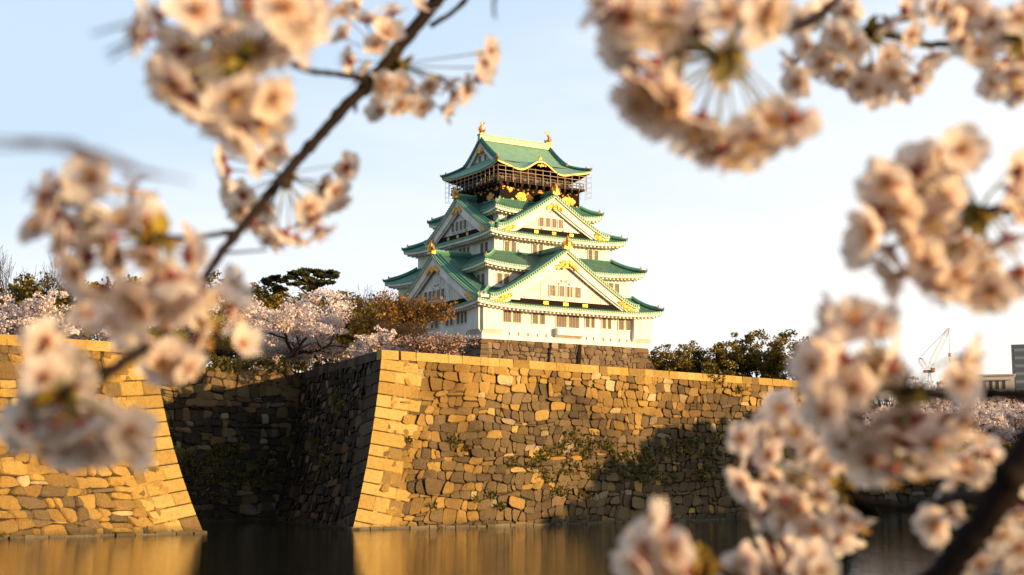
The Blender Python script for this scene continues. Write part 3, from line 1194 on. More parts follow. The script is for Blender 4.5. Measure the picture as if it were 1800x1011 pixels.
def finial(mb, T, u, d, z, h, m=0):
    """gilded ridge-end ornament: base, body, curling fins and a spike"""
    c = T(u, d, z)
    x = (T(u + 1, d, z) - c)
    y = (T(u, d + 1, z) - c)
    s = h
    mb.hexa([c - x * .34 * s - y * .2 * s, c + x * .34 * s - y * .2 * s, c + x * .34 * s + y * .12 * s, c - x * .34 * s + y * .12 * s] + [q + Vector((0, 0, .22 * s)) for q in (c - x * .3 * s - y * .18 * s, c + x * .3 * s - y * .18 * s, c + x * .3 * s + y * .1 * s, c - x * .3 * s + y * .1 * s)], m)
    up = Vector((0, 0, 1))
    mb.tube([c + up * .2 * s, c + up * .42 * s + y * .03 * s, c + up * .66 * s, c + up * .85 * s, c + up * 1.02 * s], [.24 * s, .22 * s, .15 * s, .08 * s, .015], 7, m)
    for sg in (-1, 1):
        mb.tube([c + x * sg * .2 * s + up * .2 * s, c + x * sg * .36 * s + up * .36 * s, c + x * sg * .30 * s + up * .56 * s, c + x * sg * .2 * s + up * .5 * s], [.1 * s, .1 * s, .07 * s, .02], 6, m)


def gable(mk, plane, uc, hw, zb, za, depth, tri_d, wins, zw, emb, name='gable', strip=True, zs=None):
    T = mk(plane)
    nq = 16

    def zp(q):
        return zb + (za - zb) * (1 - q) ** 1.16 + .55 * max(0, (q - .84) / .16) ** 2
    # white triangular wall
    mb = MB()
    qs = [i / nq for i in range(nq + 1)]
    for sg in (-1, 1):
        for i in range(nq):
            a, b = qs[i], qs[i + 1]
            mb.poly([T(uc + sg * hw * a, -tri_d, zb - .6), T(uc + sg * hw * b, -tri_d, zb - .6), T(uc + sg * hw * b, -tri_d, zp(b) - .1), T(uc + sg * hw * a, -tri_d, zp(a) - .1)])
    # raised vertical battens on the wall
    nb = int(hw * 2 * .8 / .55)
    for i in range(nb + 1):
        u = uc - hw * .8 + i * .55
        q = abs(u - uc) / hw
        top = zp(q) - 1.75 * (1 - q) - .6
        if top > zb + 1.2:
            tbox(mb, T, u - .06, u + .06, -tri_d - .02, -tri_d + .07, zb + .9, min(top, zb + (za - zb) * .62))
    root = mb.build(name, M_WHITE, keep)
    # roof over it
    mb = MB()
    for sg in (-1, 1):
        P, UV = [], []
        P2 = []
        nd = 10
        run = 0
        for i, q in enumerate(qs):
            if i:
                run += math.hypot(hw / nq, zp(q) - zp(qs[i - 1]))
            P.append([T(uc + sg * hw * q, -depth * j / nd, zp(q) + .55) for j in range(nd + 1)])
            UV.append([(depth * j / nd, run) for j in range(nd + 1)])
            P2.append([T(uc + sg * hw * q, -depth * j / nd, zp(q) + .02) for j in range(nd + 1)])
        mb.grid(P, 0, .5, UV)
        mb.grid(P2, 1)
        # outer foot edge
        mb.grid([P[-1], P2[-1]], 1)
    roof = mb.build('gable_roof', [M_TILE, M_WHITE], root, smooth=True)
    # verge: edge band, tile ends and twin verge rolls
    mb = MB()
    for sg in (-1, 1):
        A = [T(uc + sg * hw * q, .0, zp(q) + .58) for q in qs]
        B = [T(uc + sg * hw * q, .04, zp(q) + .28) for q in qs]
        C = [T(uc + sg * hw * q, .0, zp(q) + .02) for q in qs]
        mb.grid([A, B], 0)
        mb.grid([B, C], 3)
        for dd, r, m in ((-.25, .21, 1), (-.85, .26, 2), (-1.6, .3, 2)):
            mb.tube([T(uc + sg * hw * q, dd, zp(q) + .66 + (.1 if m == 2 else 0)) for q in qs], [r] * len(qs), 6, m)
        n = int(math.hypot(hw, za - zb) / .5)
        for i in range(1, n):
            q = i / n
            u = uc + sg * hw * q
            tbox(mb, T, u - .12, u + .12, -.3, .14, zp(q) + .30, zp(q) + .62, 1)
    mb.build('verge_tiles', [M_RIDGE, M_EDGE, M_RIDGE, M_RIDGEL], roof)
    # bargeboard
    mb = MB()
    for sg in (-1, 1):
        def dep(q):
            return 1.55 - .35 * q
        for d0, k0, k1 in ((-.30, 0.0, 1.0), (-.55, .0, 1.28)):
            A = [T(uc + sg * hw * q, d0, zp(q) + .0) for q in qs]
            B = [T(uc + sg * hw * q, d0, zp(q) - dep(q) * k1) for q in qs]
            Bb = [T(uc + sg * hw * q, d0 - .25, zp(q) - dep(q) * k1) for q in qs]
            mb.grid([A, B], 0)
            mb.grid([B, Bb], 0)
    bb = mb.build('bargeboard', M_WHITE, root)
    # gilded apex pendant and foot plates
    mb = MB()
    r = random.Random(int(za * 100))
    k = hw / 15.5
    zt = za - 1.2
    gold_piece(mb, T, uc, zt - .9 * k, 1.0 * k, 1.3 * k, -.2, r, 12)
    for sg in (-1, 1):
        for q in (.04, .07, .10, .13):
            gold_piece(mb, T, uc + sg * hw * q, zp(q) - 1.25 * k, .8 * k, .75 * k, -.22, r, 7)
    mb.build('gold_pendant', M_GOLD, root)
    mb = MB()
    for sg in (-1, 1):
        for q, h in ((.74, .55), (.78, .7), (.82, .75), (.865, .65), (.91, .5)):
            gold_piece(mb, T, uc + sg * hw * q, zp(q) - .55, 1.3 * k, h, -.2, r, 9)
    mb.build('gold_foot_plates', M_GOLD, root)
    # pendant relief below the apex
    mb = MB()
    for sg in (-1, 1):
        for i in range(5):
            gold_piece(mb, T, uc + sg * (.5 + i * .62) * k, za - (3.9 + i * .55) * k - .9, .34 * k, .34 * k, -tri_d + .08, r, 3)
    mb.build('carved_relief', M_RELIEF, root)
    if strip:
        mb = MB()
        z0 = zs if zs else zb
        tbox(mb, T, uc - hw * .70, uc + hw * .70, -tri_d + .02, -tri_d + .5, z0 - .2, z0 + .95, 0)
        sb = mb.build('black_band', M_BLACK, root)
        for u in emb:
            mb = MB()
            gold_piece(mb, T, u, z0 + .45, 1.0 * k, .5, -tri_d + .54, r, 9)
            tbox(mb, T, u - .5 * k, u + .5 * k, -tri_d + .5, -tri_d + .6, z0 + .22, z0 + .70)
            mb.build('gold_emblem', M_GOLD, sb)
    # windows
    Tw = mk(plane + (tri_d if True else 0))
    Tw = (lambda T: (lambda u, d, z: T(u, d - tri_d, z)))(T)
    for (u0, u1) in wins:
        window(root, Tw, u0, u1, zw[0], zw[1], 3, 3)
    # ridge and its gilded end
    mb = MB()
    mb.tube([T(uc, .2, za + .75), T(uc, -depth, za + .75)], [.52, .52], 8, 0)
    mb.tube([T(uc, .1, za + 1.25), T(uc, -depth, za + 1.25)], [.28, .28], 8, 1)
    mb.build('gable_ridge', [M_RIDGE, M_EDGE], roof)
    mb = MB()
    finial(mb, T, uc, .05, za + .6, 2.5 * (k ** .5))
    mb.build('gold_finial', M_GOLD, roof)
    return root


def split(u0, u1, n, g):
    w = (u1 - u0 - g * (n - 1)) / n
    return [(u0 + i * (w + g), u0 + i * (w + g) + w) for i in range(n)]


gable(TF, -1.7, 16.3, 15.6, 34.35, 43.75, 8.4, 1.2, split(13.2, 19.8, 4, .5), (36.15, 38.0), (12.2, 16.3, 20.4))
gable(TS, -1.7, 14.4, 15.8, 34.35, 43.5, 8.4, 1.2, split(11.5, 18.8, 5, .35), (36.0, 37.8), (10.2, 14.4, 18.6))
gable(TF, 5.0, 18.4, 12.0, 47.9, 54.75, 4.6, 1.1, split(15.5, 20.6, 4, .45), (49.5, 51.1), (14.6, 18.4, 22.2))
gable(TS, 5.0, 17.6, 11.6, 47.9, 54.75, 4.6, 1.1, split(15.2, 20.6, 4, .4), (49.5, 51.2), (14.2, 17.6, 21.0))

# black storey: gilded reliefs
rgd = random.Random(8)
for T in (TF(9.4), TS(9.4)):
    mb = MB()
    for i in range(14):
        gold_piece(mb, T, 10.0 + i * 1.08, 56.35 + rgd.uniform(-.15, .35), .5, .28, .06, rgd, 4, fine=.8)
    for i in range(10):
        gold_piece(mb, T, 10.0 + i * 1.5, 54.35 + rgd.uniform(-.1, .2), .5, .4, .06, rgd, 4, fine=.8)
    mb.build('gold_studs', M_GOLD, W5)
for T, spots in ((TF(9.4), [(11.4, 56.3, 1.5, 1.2), (14.6, 55.2, 4.6, 1.9), (18.0, 56.6, 1.0, .8), (20.2, 56.4, 1.2, .9), (12.0, 54.3, 1.3, .9), (16.0, 54.1, 1.2, .7), (19.6, 54.4, 1.2, .8), (24.0, 55.4, 3.8, 1.9), (26.1, 54.2, .9, 1.0), (22.3, 56.8, 1.2, .5), (24.4, 57.0, 1.0, .5), (13.4, 57.1, .8, .4), (15.2, 57.1, .8, .4), (25.9, 56.9, .9, .5), (10.1, 56.9, .9, 1.0), (17, 57.1, .7, .4)]),
                 (TS(9.4), [(10.3, 56.4, .9, 1.0), (12.6, 55.2, 2.8, 1.7), (15.8, 56.2, .9, .7), (18.6, 55.2, 2.6, 1.6), (21.8, 56.2, .9, .7), (23.2, 55.2, 1.8, 1.4), (11.2, 54.2, .8, .6), (15.6, 54.2, .8, .6), (18, 56.9, .6, .4), (13.6, 56.9, .6, .4)])):
    for u, z, w, h in spots:
        mb = MB()
        gold_piece(mb, T, u, z, w, h, .06, rgd, int(7 + w * h * 3.2), fine=.62)
        mb.build('gold_relief', M_GOLD, W5)

# balcony with its safety cage
mb = MB()
mb.box(8.5, 27.3, 8.5, 25.4, 57.45 - KZ, 57.85 - KZ, 0)
for T, n in ((TF(8.5), 12), (TS(8.5), 11)):
    for i in range(n):
        u = 8.9 + i * 1.55
        tbox(mb, T, u - .2, u + .2, -1.0, .05, 56.9, 57.4, 0)
balc = mb.build('balcony', M_DWOOD, keep)
mb = MB()
for T, ue in ((TF(8.6), 27.2), (TS(8.6), 25.3)):
    for z in (58.35, 58.85):
        tbox(mb, T, 8.6, ue, -.08, .06, z - .07, z + .07, 0)
    for i in range(24):
        u = 8.7 + i * (ue - 8.8) / 23
        tbox(mb, T, u - .05, u + .05, -.06, .04, 57.85, 58.85, 0)
    for i in range(8):
        u = 9.4 + i * (ue - 10.2) / 7
        tbox(mb, T, u - .4, u + .4, .02, .1, 57.95, 58.3, 0)
mb.build('railing', [simple('railing_wood', (.07, .045, .032), .6), M_POLE], balc)
mb = MB()
for T, ue in ((TF(8.3), 27.5), (TS(8.3), 25.6)):
    for i in range(13):
        u = 8.3 + i * (ue - 8.3) / 12
        tbox(mb, T, u - .05, u + .05, -.05, .05, 57.4, 60.4, 0)
    for z in (59.4, 60.2):
        tbox(mb, T, 8.3, ue, -.05, .05, z - .05, z + .05, 0)
mb.build('safety_cage', M_POLE, balc)
# light scaffold nets hanging past both ends of the balcony
for T, ends in ((TF(8.4), (27.7, 28.7)), (TS(8.4), (25.9, 27.2))):
    mb = MB()
    for u in ends:
        tbox(mb, T, u - .02, u + .02, -.02, .02, 56.2, 60.6)
        tbox(mb, T, u - .02, u + .02, -2.0, -1.96, 56.2, 60.6)
    for k in range(5):
        z = 56.4 + k * .95
        tbox(mb, T, ends[0] - .5, ends[1] + .05, -.02, .02, z - .015, z + .015)
        tbox(mb, T, ends[1] - .02, ends[1] + .03, -2.0, 0, z - .015, z + .015)
    mb.build('scaffold_net', M_POLE, balc)

# top roof: hip-and-gable with a curved bump in the front eave
E0, E1, G0, G1 = 8.2, 28.4, 8.2, 28.2
ZE, ZR, RY = 60.45, 67.1, 18.2
GX0, GX1 = 11.2, 25.4          # gable planes
WG = .52                       # height fraction where hips meet the gables


def ztop(w):
    return ZE + (ZR - ZE) * (.58 * w + .42 * w ** 2.1)


def cup(u, w):
    return .95 * abs(2 * u - 1) ** 3.4 * max(0, 1 - w / WG) ** 1.3


mb = MB(); eb = MB()
for side, y0 in ((0, G0), (1, G1)):
    P, UV = [], []
    nu, nw = 60, 14
    for j in range(nw + 1):
        w = j / nw
        k = min(1, w / WG)
        x0 = E0 + (GX0 - .9 - E0) * k if w <= WG else GX0 - .9
        x1 = E1 + (GX1 + .9 - E1) * k if w <= WG else GX1 + .9
        y = y0 + (RY - y0) * w
        row, ur = [], []
        for i in range(nu + 1):
            u = i / nu
            x = x0 + (x1 - x0) * u
            b = 1.75 * math.exp(-((x - 17.6) / 2.5) ** 2) * max(0, 1 - w / .42) ** 1.2 - .35 * math.exp(-((x - 13.2) / 1.8) ** 2) * max(0, 1 - w / .4) - .35 * math.exp(-((x - 22.2) / 1.8) ** 2) * max(0, 1 - w / .4)
            row.append((x, y, ztop(w) + cup(u, w) + (b if side == 0 else 0) - KZ))
            ur.append((x, w * 11))
        P.append(row); UV.append(ur)
    mb.grid(P, 0, .5, UV)
    sg = -1 if side == 0 else 1
    E = P[0]
    r1 = [(q[0], q[1] + sg * .03, q[2] - .17) for q in E]
    r2 = [(q[0], q[1] - sg * .08, q[2] - .19) for q in E]
    r3 = [(q[0], q[1] - sg * .10, q[2] - .46) for q in E]
    r4 = [(q[0], q[1] - sg * .5, q[2] - .66) for q in E]
    r5 = [(min(25.6, max(11.2, q[0])), 11.2 if side == 0 else 25.6, 61.2 - KZ) for q in E]
    eb.grid([E, r1], 0); eb.grid([r1, r2], 0); eb.grid([r2, r3], 1); eb.grid([r3, r4], 2); eb.grid([r4, r5], 2)
for side, x0 in ((0, E0), (1, E1)):
    P, UV = [], []
    gx = GX0 if side == 0 else GX1
    for j in range(8):
        w = WG * j / 7
        k = j / 7
        x = x0 + (gx - x0) * k
        y0, y1 = G0 + (RY - G0) * w, G1 + (RY - G1) * w
        row, ur = [], []
        for i in range(31):
            u = i / 30
            y = y0 + (y1 - y0) * u
            row.append((x, y, ztop(w) + cup(u, w) - KZ)); ur.append((y, w * 8))
        P.append(row); UV.append(ur)
    mb.grid(P, 0, .5, UV)
    sg = -1 if side == 0 else 1
    E = P[0]
    r1 = [(q[0] + sg * .03, q[1], q[2] - .17) for q in E]
    r2 = [(q[0] - sg * .08, q[1], q[2] - .19) for q in E]
    r3 = [(q[0] - sg * .10, q[1], q[2] - .46) for q in E]
    r4 = [(q[0] - sg * .5, q[1], q[2] - .66) for q in E]
    r5 = [(11.2 if side == 0 else 25.6, min(25.6, max(11.2, q[1])), 61.2 - KZ) for q in E]
    eb.grid([E, r1], 0); eb.grid([r1, r2], 0); eb.grid([r2, r3], 1); eb.grid([r3, r4], 2); eb.grid([r4, r5], 2)
troof = mb.build('top_roof', M_TILETOP, keep, smooth=True)
eb.build('eave_edge', [M_RIDGE, simple('gilt_eave_board', (.50, .30, .07), .45, metal=.3), M_DWOOD], troof)
# hips and verge ridges of the top roof
for (x0, gx) in ((E0, GX0), (E1, GX1)):
    for y0 in (G0, G1):
        h = MB()
        pts = []
        for j in range(8):
            k = j / 7; w = WG * k
            pts.append(Vector((x0 + (gx - x0) * k, y0 + (RY - y0) * w, ztop(w) + cup(0, w) + .2 - KZ)))
        h.tube(pts, [.3] * 8, 6, 0)
        d = (pts[0] - pts[1]).normalized()
        h.tube([pts[0], pts[0] + d * .3 + Vector((0, 0, .2)), pts[0] + d * .4 + Vector((0, 0, .55))], [.26, .18, .03], 6, 1)
        h.tube([pts[1] + Vector((0, 0, .2)), pts[1] + Vector((0, 0, .65))], [.22, .05], 6, 1)
        h.build('hip_ridge', [M_RIDGE, M_GOLD], troof)
        h = MB()
        vx = gx + (-.55 if gx < 18 else .55)
        pts = [Vector((vx, y0 + (RY - y0) * w, ztop(w) + .25 - KZ)) for w in [WG * .78 + (1 - WG * .78) * i / 10 for i in range(11)]]
        h.tube(pts, [.34] * 11, 6, 0)
        h.tube([p + Vector((0, 0, .3)) for p in pts], [.2] * 11, 6, 0)
        h.tube([pts[0], pts[0] + Vector((0, 0, .75))], [.34, .08], 6, 1)
        h.build('verge_ridge', [M_RIDGE, M_GOLD], troof)
# gable ends of the top roof
for gx, sg in ((GX0, -1), (GX1, 1)):
    mb = MB()
    ws = [WG * .9 + (1 - WG * .9) * i / 12 for i in range(13)]
    for y0 in (G0, G1):
        for i in range(12):
            a, b = ws[i], ws[i + 1]
            ya, yb = y0 + (RY - y0) * a, y0 + (RY - y0) * b
            mb.poly([(gx, ya, ztop(WG * .8) - KZ), (gx, yb, ztop(WG * .8) - KZ), (gx, yb, ztop(b) - .05 - KZ), (gx, ya, ztop(a) - .05 - KZ)])
    ge = mb.build('gable_end', M_WHITE, troof)
    mb = MB()
    for y0 in (G0, G1):
        A = [(gx + sg * .92, y0 + (RY - y0) * w, ztop(w) + .05 - KZ) for w in ws]
        B = [(gx + sg * .95, y0 + (RY - y0) * w, ztop(w) - .35 - KZ) for w in ws]
        mb.grid([A, B], 0)
        A2 = [(gx + sg * .62, y0 + (RY - y0) * w, ztop(w) - .2 - KZ) for w in ws]
        B2 = [(gx + sg * .62, y0 + (RY - y0) * w, ztop(w) - 1.25 - KZ) for w in ws]
        C2 = [(gx + sg * .4, y0 + (RY - y0) * w, ztop(w) - 1.25 - KZ) for w in ws]
        mb.grid([A2, B2], 1); mb.grid([B2, C2], 1)
        mb.grid([B, A2], 0)
    mb.build('bargeboard', [M_RIDGE, M_WHITE], troof)
    if sg < 0:
        mb = MB()
        T = TS(GX0)
        gold_piece(mb, T, RY, 65.0, 1.0, 1.3, .7, rgd, 10)
        for s_ in (-1, 1):
            gold_piece(mb, T, RY + s_ * .8, 64.9, .7, .7, .68, rgd, 5)
            gold_piece(mb, T, RY + s_ * 4.6, 62.2, .9, .7, .68, rgd, 5)
        mb.build('gold_pendant', M_GOLD, troof)
        for u0, u1 in ((16.6, 17.6), (18.6, 19.6)):
            window(ge, T, u0, u1, 62.9, 64.2, 3)
mb = MB()
mb.box(GX0 - .9, GX1 + .9, RY - .42, RY + .42, ZR - .2 - KZ, ZR + .75 - KZ, 0)
mb.box(GX0 - .95, GX1 + .95, RY - .55, RY + .55, ZR + .75 - KZ, ZR + 1.0 - KZ, 1)
mb.build('main_ridge', [M_RIDGEL, M_EDGE], troof)
mb = MB()
finial(mb, TF(G0), 17.6, -.6, ZE + 1.9, .9)
gold_piece(mb, TF(G0), 17.6, ZE + .75, 2.6, .5, -.25, rgd, 7)
mb.build('gold_eave_crest', M_GOLD, troof)
# gilded fish on the ridge ends
for x, sg in ((GX0 - .2, -1), (GX1 + .2, 1)):
    mb = MB()
    c = Vector((x, RY, ZR + .95 - KZ))
    prof = [(-.55, .15, .30), (-.30, .38, .48), (.10, .55, .52), (.38, .95, .44), (.36, 1.25, .30), (.16, 1.55, .22), (.0, 1.8, .15), (-.05, 1.95, .10)]
    mb.tube([c + Vector((sg * a, 0, b)) for a, b, r in prof], [r for a, b, r in prof], 8, 0, flat=.8)
    for k, (a, b) in enumerate(((.25, .65), (.1, .8), (-.35, .75), (-.5, .7))):
        mb.tube([c + Vector((sg * -.05, 0, 1.85)), c + Vector((sg * a * .9, 0, 1.85 + b * .5)), c + Vector((sg * a * 1.5, 0, 1.85 + b * .8))], [.16, .12, .01], 5, 0)
    for k in range(5):
        a, b, r = prof[2 + k] if 2 + k < len(prof) else prof[-1]
        mb.tube([c + Vector((sg * (a + r * .8), 0, b)), c + Vector((sg * (a + r * 1.7), 0, b + .28))], [.14, .01], 5, 0)
    for s_ in (-1, 1):
        mb.tube([c + Vector((0, s_ * .35, .5)), c + Vector((sg * -.2, s_ * .75, .75)), c + Vector((sg * -.1, s_ * .95, 1.15))], [.18, .12, .01], 5, 0)
    mb.box(c.x - .5, c.x + .5, c.y - .45, c.y + .45, c.z - .1, c.z + .2)
    mb.build('gold_fish', M_GOLD, troof)

# ------------------------------------------------------------------ trees
def grow(rng, p, d, L, r, lev, mx, out, tips, spread, trop, nch, wob=.22, taper=.55, shrink=.64):
    n = 5
    pts, rad = [p], [r]
    for i in range(n):
        d = (d + Vector((rng.gauss(0, wob), rng.gauss(0, wob), rng.gauss(0, wob) + trop)) * .5).normalized()
        p = p + d * (L / n)
        pts.append(p); rad.append(r * (1 - (1 - taper) * (i + 1) / n))
    out.append((lev, pts, rad))
    if lev >= mx:
        tips.append((pts, lev))
        return
    if lev >= mx - 1:
        tips.append((pts, lev))
    k = nch[min(lev, len(nch) - 1)]
    a0 = rng.uniform(0, 6.28)
    for i in range(k):
        t = .35 + .65 * (i + 1) / k if lev else .62 + .38 * (i + 1) / k
        f = t * n
        i0 = min(n - 1, int(f)); q = pts[i0].lerp(pts[i0 + 1], f - i0)
        ax = d.orthogonal().normalized()
        ax.rotate(Matrix.Rotation(a0 + i * 2.4 + rng.gauss(0, .3), 3, d))
        nd = d.copy(); nd.rotate(Matrix.Rotation(spread[min(lev, len(spread) - 1)] * rng.uniform(.7, 1.25), 3, ax))
        grow(rng, q, nd, L * shrink * rng.uniform(.8, 1.15), rad[i0] * .62, lev + 1, mx, out, tips, spread, trop, nch, wob, taper, shrink)


def leaf_faces(npr, C, R, n, size, flat=.0, asp=1.5):
    """n small leaf faces spread through ellipsoids (C: k x 3, R: k x 3)"""
    k = len(C)
    i = npr.randint(0, k, n)
    v = npr.normal(size=(n, 3)); v /= np.linalg.norm(v, axis=1)[:, None]
    q = npr.rand(n) ** .42
    P = C[i] + v * R[i] * q[:, None]
    a = npr.normal(size=(n, 3)); a[:, 2] *= (1 - flat)
    a /= np.linalg.norm(a, axis=1)[:, None]
    b = np.cross(a, npr.normal(size=(n, 3))); b /= np.linalg.norm(b, axis=1)[:, None]
    s = size * (.55 + .9 * npr.rand(n))[:, None]
    a *= s * asp * .5; b *= s * .5
    V = np.stack([P - a, P + b, P + a, P - b], axis=1)
    return V, i, P


TREE_SEED = [100]


def tree(name, label, kind, px, y, top, width, zb=WALL_H - 1.1, lean=0.0, group=None, n=6000, leaf=.24, seed=None, loc=None, height=None, pads_px=None):
    """a tree standing at the distance y (m) under pixel column px, its top seen at pixel row top, width m across"""
    TREE_SEED[0] += 1
    rng = random.Random(seed or TREE_SEED[0]); npr = np.random.RandomState(seed or TREE_SEED[0])
    base = at(px, 700, y); base.z = zb
    H = at(px, top, y).z - zb
    if loc:
        base, H = Vector(loc), height
    root = thing(name, label, 'tree', tuple(base), 0, group)
    out, tips = [], []
    d0 = Vector((lean, rng.gauss(0, .1), 1)).normalized()
    if kind == 'cherry':
        grow(rng, Vector((0, 0, -.3)), d0, H * .42, H * .050, 0, 3, out, tips, (1.0, .75, .7), .02, (5, 4, 4), .3, .6, .8)
    elif kind == 'camphor':
        grow(rng, Vector((0, 0, -.3)), d0, H * .45, H * .035, 0, 3, out, tips, (.8, .7, .7), .08, (5, 4, 3), .25, .6, .7)
    elif kind in ('bare', 'twiggy'):
        grow(rng, Vector((0, 0, -.3)), d0, H * .34, H * .026, 0, 5, out, tips, (.5, .55, .6), .10, (4, 4, 4, 4, 3), .2, .6, .72)
    elif kind == 'round':
        grow(rng, Vector((0, 0, -.3)), d0, H * .4, H * .03, 0, 2, out, tips, (.6, .7), .1, (5, 4), .2, .6, .6)
    elif kind == 'pine' and pads_px:
        pads = []
        for (ax, ay, aw) in pads_px:
            c = at(ax, ay, y + rng.uniform(-1.6, 1.6)) - base
            pads.append((c, aw / F_PX * y))
        top_ = max(pads, key=lambda q: q[0].z)[0]
        tr = [Vector((lean * H * t * (1 - t) * 3 + top_.x * t * t, 0, (top_.z - .3) * t)) for t in [i / 9 for i in range(10)]]
        out.append((0, tr, [H * .026 * (1 - .75 * t / 9) for t in range(10)]))
        for c, w_ in pads:
            q = min(tr, key=lambda v: abs(v.z - (c.z - abs(c.x - v.x) * .45 - .4)))
            out.append((1, [q, q.lerp(c, .5) + Vector((0, 0, -.12)), c - Vector((0, 0, .1))], [H * .010, H * .008, H * .004]))
        sub = []
        for c, w_ in pads:
            for k in range(5):
                sub.append((c + Vector((rng.gauss(0, .45) * w_, rng.gauss(0, .45) * w_, rng.gauss(0, .13) * w_)), w_ * rng.uniform(.35, .62)))
        pads = sub
    elif kind == 'pine':
        pts = [Vector((lean * H * t + .35 * math.sin(t * 5) * H * .06, .1 * math.sin(t * 4), H * t)) for t in [i / 9 for i in range(10)]]
        out.append((0, pts, [H * .032 * (1 - .8 * t / 9) for t in range(10)]))
        pads = []
        for k in range(15):
            t = .55 + .44 * k / 14
            a = k * 2.4 + rng.uniform(-.4, .4)
            f = t * 9; i0 = min(8, int(f)); q = pts[i0].lerp(pts[i0 + 1], f - i0)
            rr = width * .5 * (1.15 - .75 * (t - .5) * 1.6) * rng.uniform(.55, 1.0)
            e = q + Vector((math.cos(a) * rr, math.sin(a) * rr, rng.uniform(-.02, .09) * H))
            out.append((1, [q, q.lerp(e, .5) + Vector((0, 0, .02 * H)), e], [H * .011, H * .008, H * .004]))
            for s in range(4):
                c = e.lerp(q, s * .22) + Vector((rng.gauss(0, .35), rng.gauss(0, .35), .15 + rng.gauss(0, .22)))
                pads.append((c, width * .5 * rng.uniform(.10, .24)))
        pads.append((pts[-1], width * .16))
    # fit to the asked height and width
    zs = [p.z for _, ps, _ in out for p in ps]
    xs = [p.x for _, ps, _ in out for p in ps]
    if kind != 'pine':
        pad = {'cherry': .06, 'camphor': .10, 'round': .12}.get(kind, 0)
        fz = H * (1 - pad) / max(zs)
        wx = max(xs) - min(xs)
        fx = width * (1.12 - pad * 1.2) / max(wx, .1)
        cx = (max(xs) + min(xs)) / 2
        for _, ps, _ in out:
            for p in ps:
                k = min(1, max(0, p.z / (H * .5)))
                p.x = (p.x - cx * k * .6) * fx; p.y *= fx; p.z *= fz
    mb = MB()
    for lev, ps, rd in out:
        if kind in ('bare', 'twiggy') and lev >= 4:
            mb.tube(ps[::2] + ([ps[-1]] if len(ps) % 2 == 0 else []), [max(.022, q) for q in rd[::2] + ([rd[-1]] if len(ps) % 2 == 0 else [])], 3, 0, .5, False)
        else:
            mb.tube(ps, [max(.03, q) for q in rd], 8 if lev == 0 else 5 if lev < 3 else 4, 0, .5, False)
    mb.build('trunk', M_BARK, root, smooth=True)
    C, R = [], []
    if kind == 'pine':
        for c, r in pads:
            C.append(tuple(c)); R.append((r * 1.2, r * 1.2, r * .38))
        V, i, P = leaf_faces(npr, np.array(C), np.array(R), n, leaf, .3, 2.6)
        T = np.clip(.42 + npr.normal(0, .22, n) + .2 * (P[:, 2] - np.array(C)[i][:, 2]) / .5, 0, 1)
        leaf_mesh('crown', M_PINE, V, T, root)
    elif kind == 'cherry':
        sc = width / 14
        for ps, lev in tips:
            for p in (ps[1], ps[3], ps[5]) if lev == 3 else (ps[4],):
                if rng.random() < .9:
                    r = rng.uniform(.5, 1.0) * sc
                    C.append((p.x, p.y, p.z)); R.append((r * 1.15, r * 1.15, r * .62))
        cl = npr.normal(0, .10, len(C))
        V, i, P = leaf_faces(npr, np.array(C), np.array(R), n, leaf, 0, 1.1)
        T = np.clip(.60 + cl[i] + npr.normal(0, .18, n), 0, 1)
        leaf_mesh('crown', M_BLOSSOM, V, T, root)
    elif kind in ('camphor', 'round'):
        sc = width / 10
        for ps, lev in tips:
            for p in (ps[2], ps[5]):
                if rng.random() < .9:
                    r = (rng.uniform(.6, 1.25) if loc else rng.uniform(.5, 1.12)) * sc
                    C.append((p.x, p.y, p.z)); R.append((r * 1.1, r * 1.1, r * .8))
        if not loc:                                   # rounded outline: clumps over the crown's outside
            for k in range(34):
                v = Vector((rng.gauss(0, 1), rng.gauss(0, 1), rng.gauss(.25, .8))).normalized()
                c = Vector((v.x * width * .40, v.y * width * .40, H * .58 + v.z * H * .34))
                r = rng.uniform(.08, .15) * width
                C.append(tuple(c)); R.append((r, r, r * .72))
        cl = npr.normal(0, .16, len(C))
        V, i, P = leaf_faces(npr, np.array(C), np.array(R), n, leaf, 0, 1.5)
        T = np.clip(.42 + cl[i] + npr.normal(0, .2, n), 0, 1)
        m = {'camphor': M_EVERG, 'round': M_YELLOW}[kind]
        leaf_mesh('crown', m, V, T, root)
    elif kind == 'twiggy':
        for ps, lev in tips:
            C.append(tuple(ps[3])); R.append((.55, .55, .45))
        V, i, P = leaf_faces(npr, np.array(C), np.array(R), n, leaf, 0, 1.4)
        T = np.clip(.45 + npr.normal(0, .25, n), 0, 1)
        leaf_mesh('crown', {'r': M_RUST, 'p': M_PINKTWIG}[name[0] if name[0] in 'rp' else 'r'], V, T, root)
    return root


G_CH = 'cherry trees in blossom on the ramparts'
G_EV = 'evergreen trees on the ramparts'
G_BA = 'bare trees among the evergreens'
# left, behind the left bastion
tree('cherry_tree', 'cherry tree in full blossom at the far left above the sunlit left bastion', 'cherry', 45, 152, 508, 12.5, group=G_CH, n=9000, leaf=.23)
tree('cherry_tree', 'low cherry tree in blossom above the middle of the left bastion', 'cherry', 165, 156, 532, 10, group=G_CH, n=7500, leaf=.23)
tree('cherry_tree', 'cherry tree in blossom just left of the dark recess behind the drooping flowers', 'cherry', 270, 176, 500, 12, group=G_CH, n=8000, leaf=.24)
tree('bare_tree', 'tall bare tree against the sky at the left edge', 'bare', 25, 182, 412, 13, group=G_BA, lean=.05)
tree('evergreen_tree', 'dark evergreen tree at the left edge below the tall bare tree', 'camphor', 60, 188, 472, 12, group=G_EV, n=7000, leaf=.34)
tree('evergreen_tree', 'dark evergreen tree behind the blossom of the left bastion', 'camphor', 135, 186, 478, 10, group=G_EV, n=6500, leaf=.34)
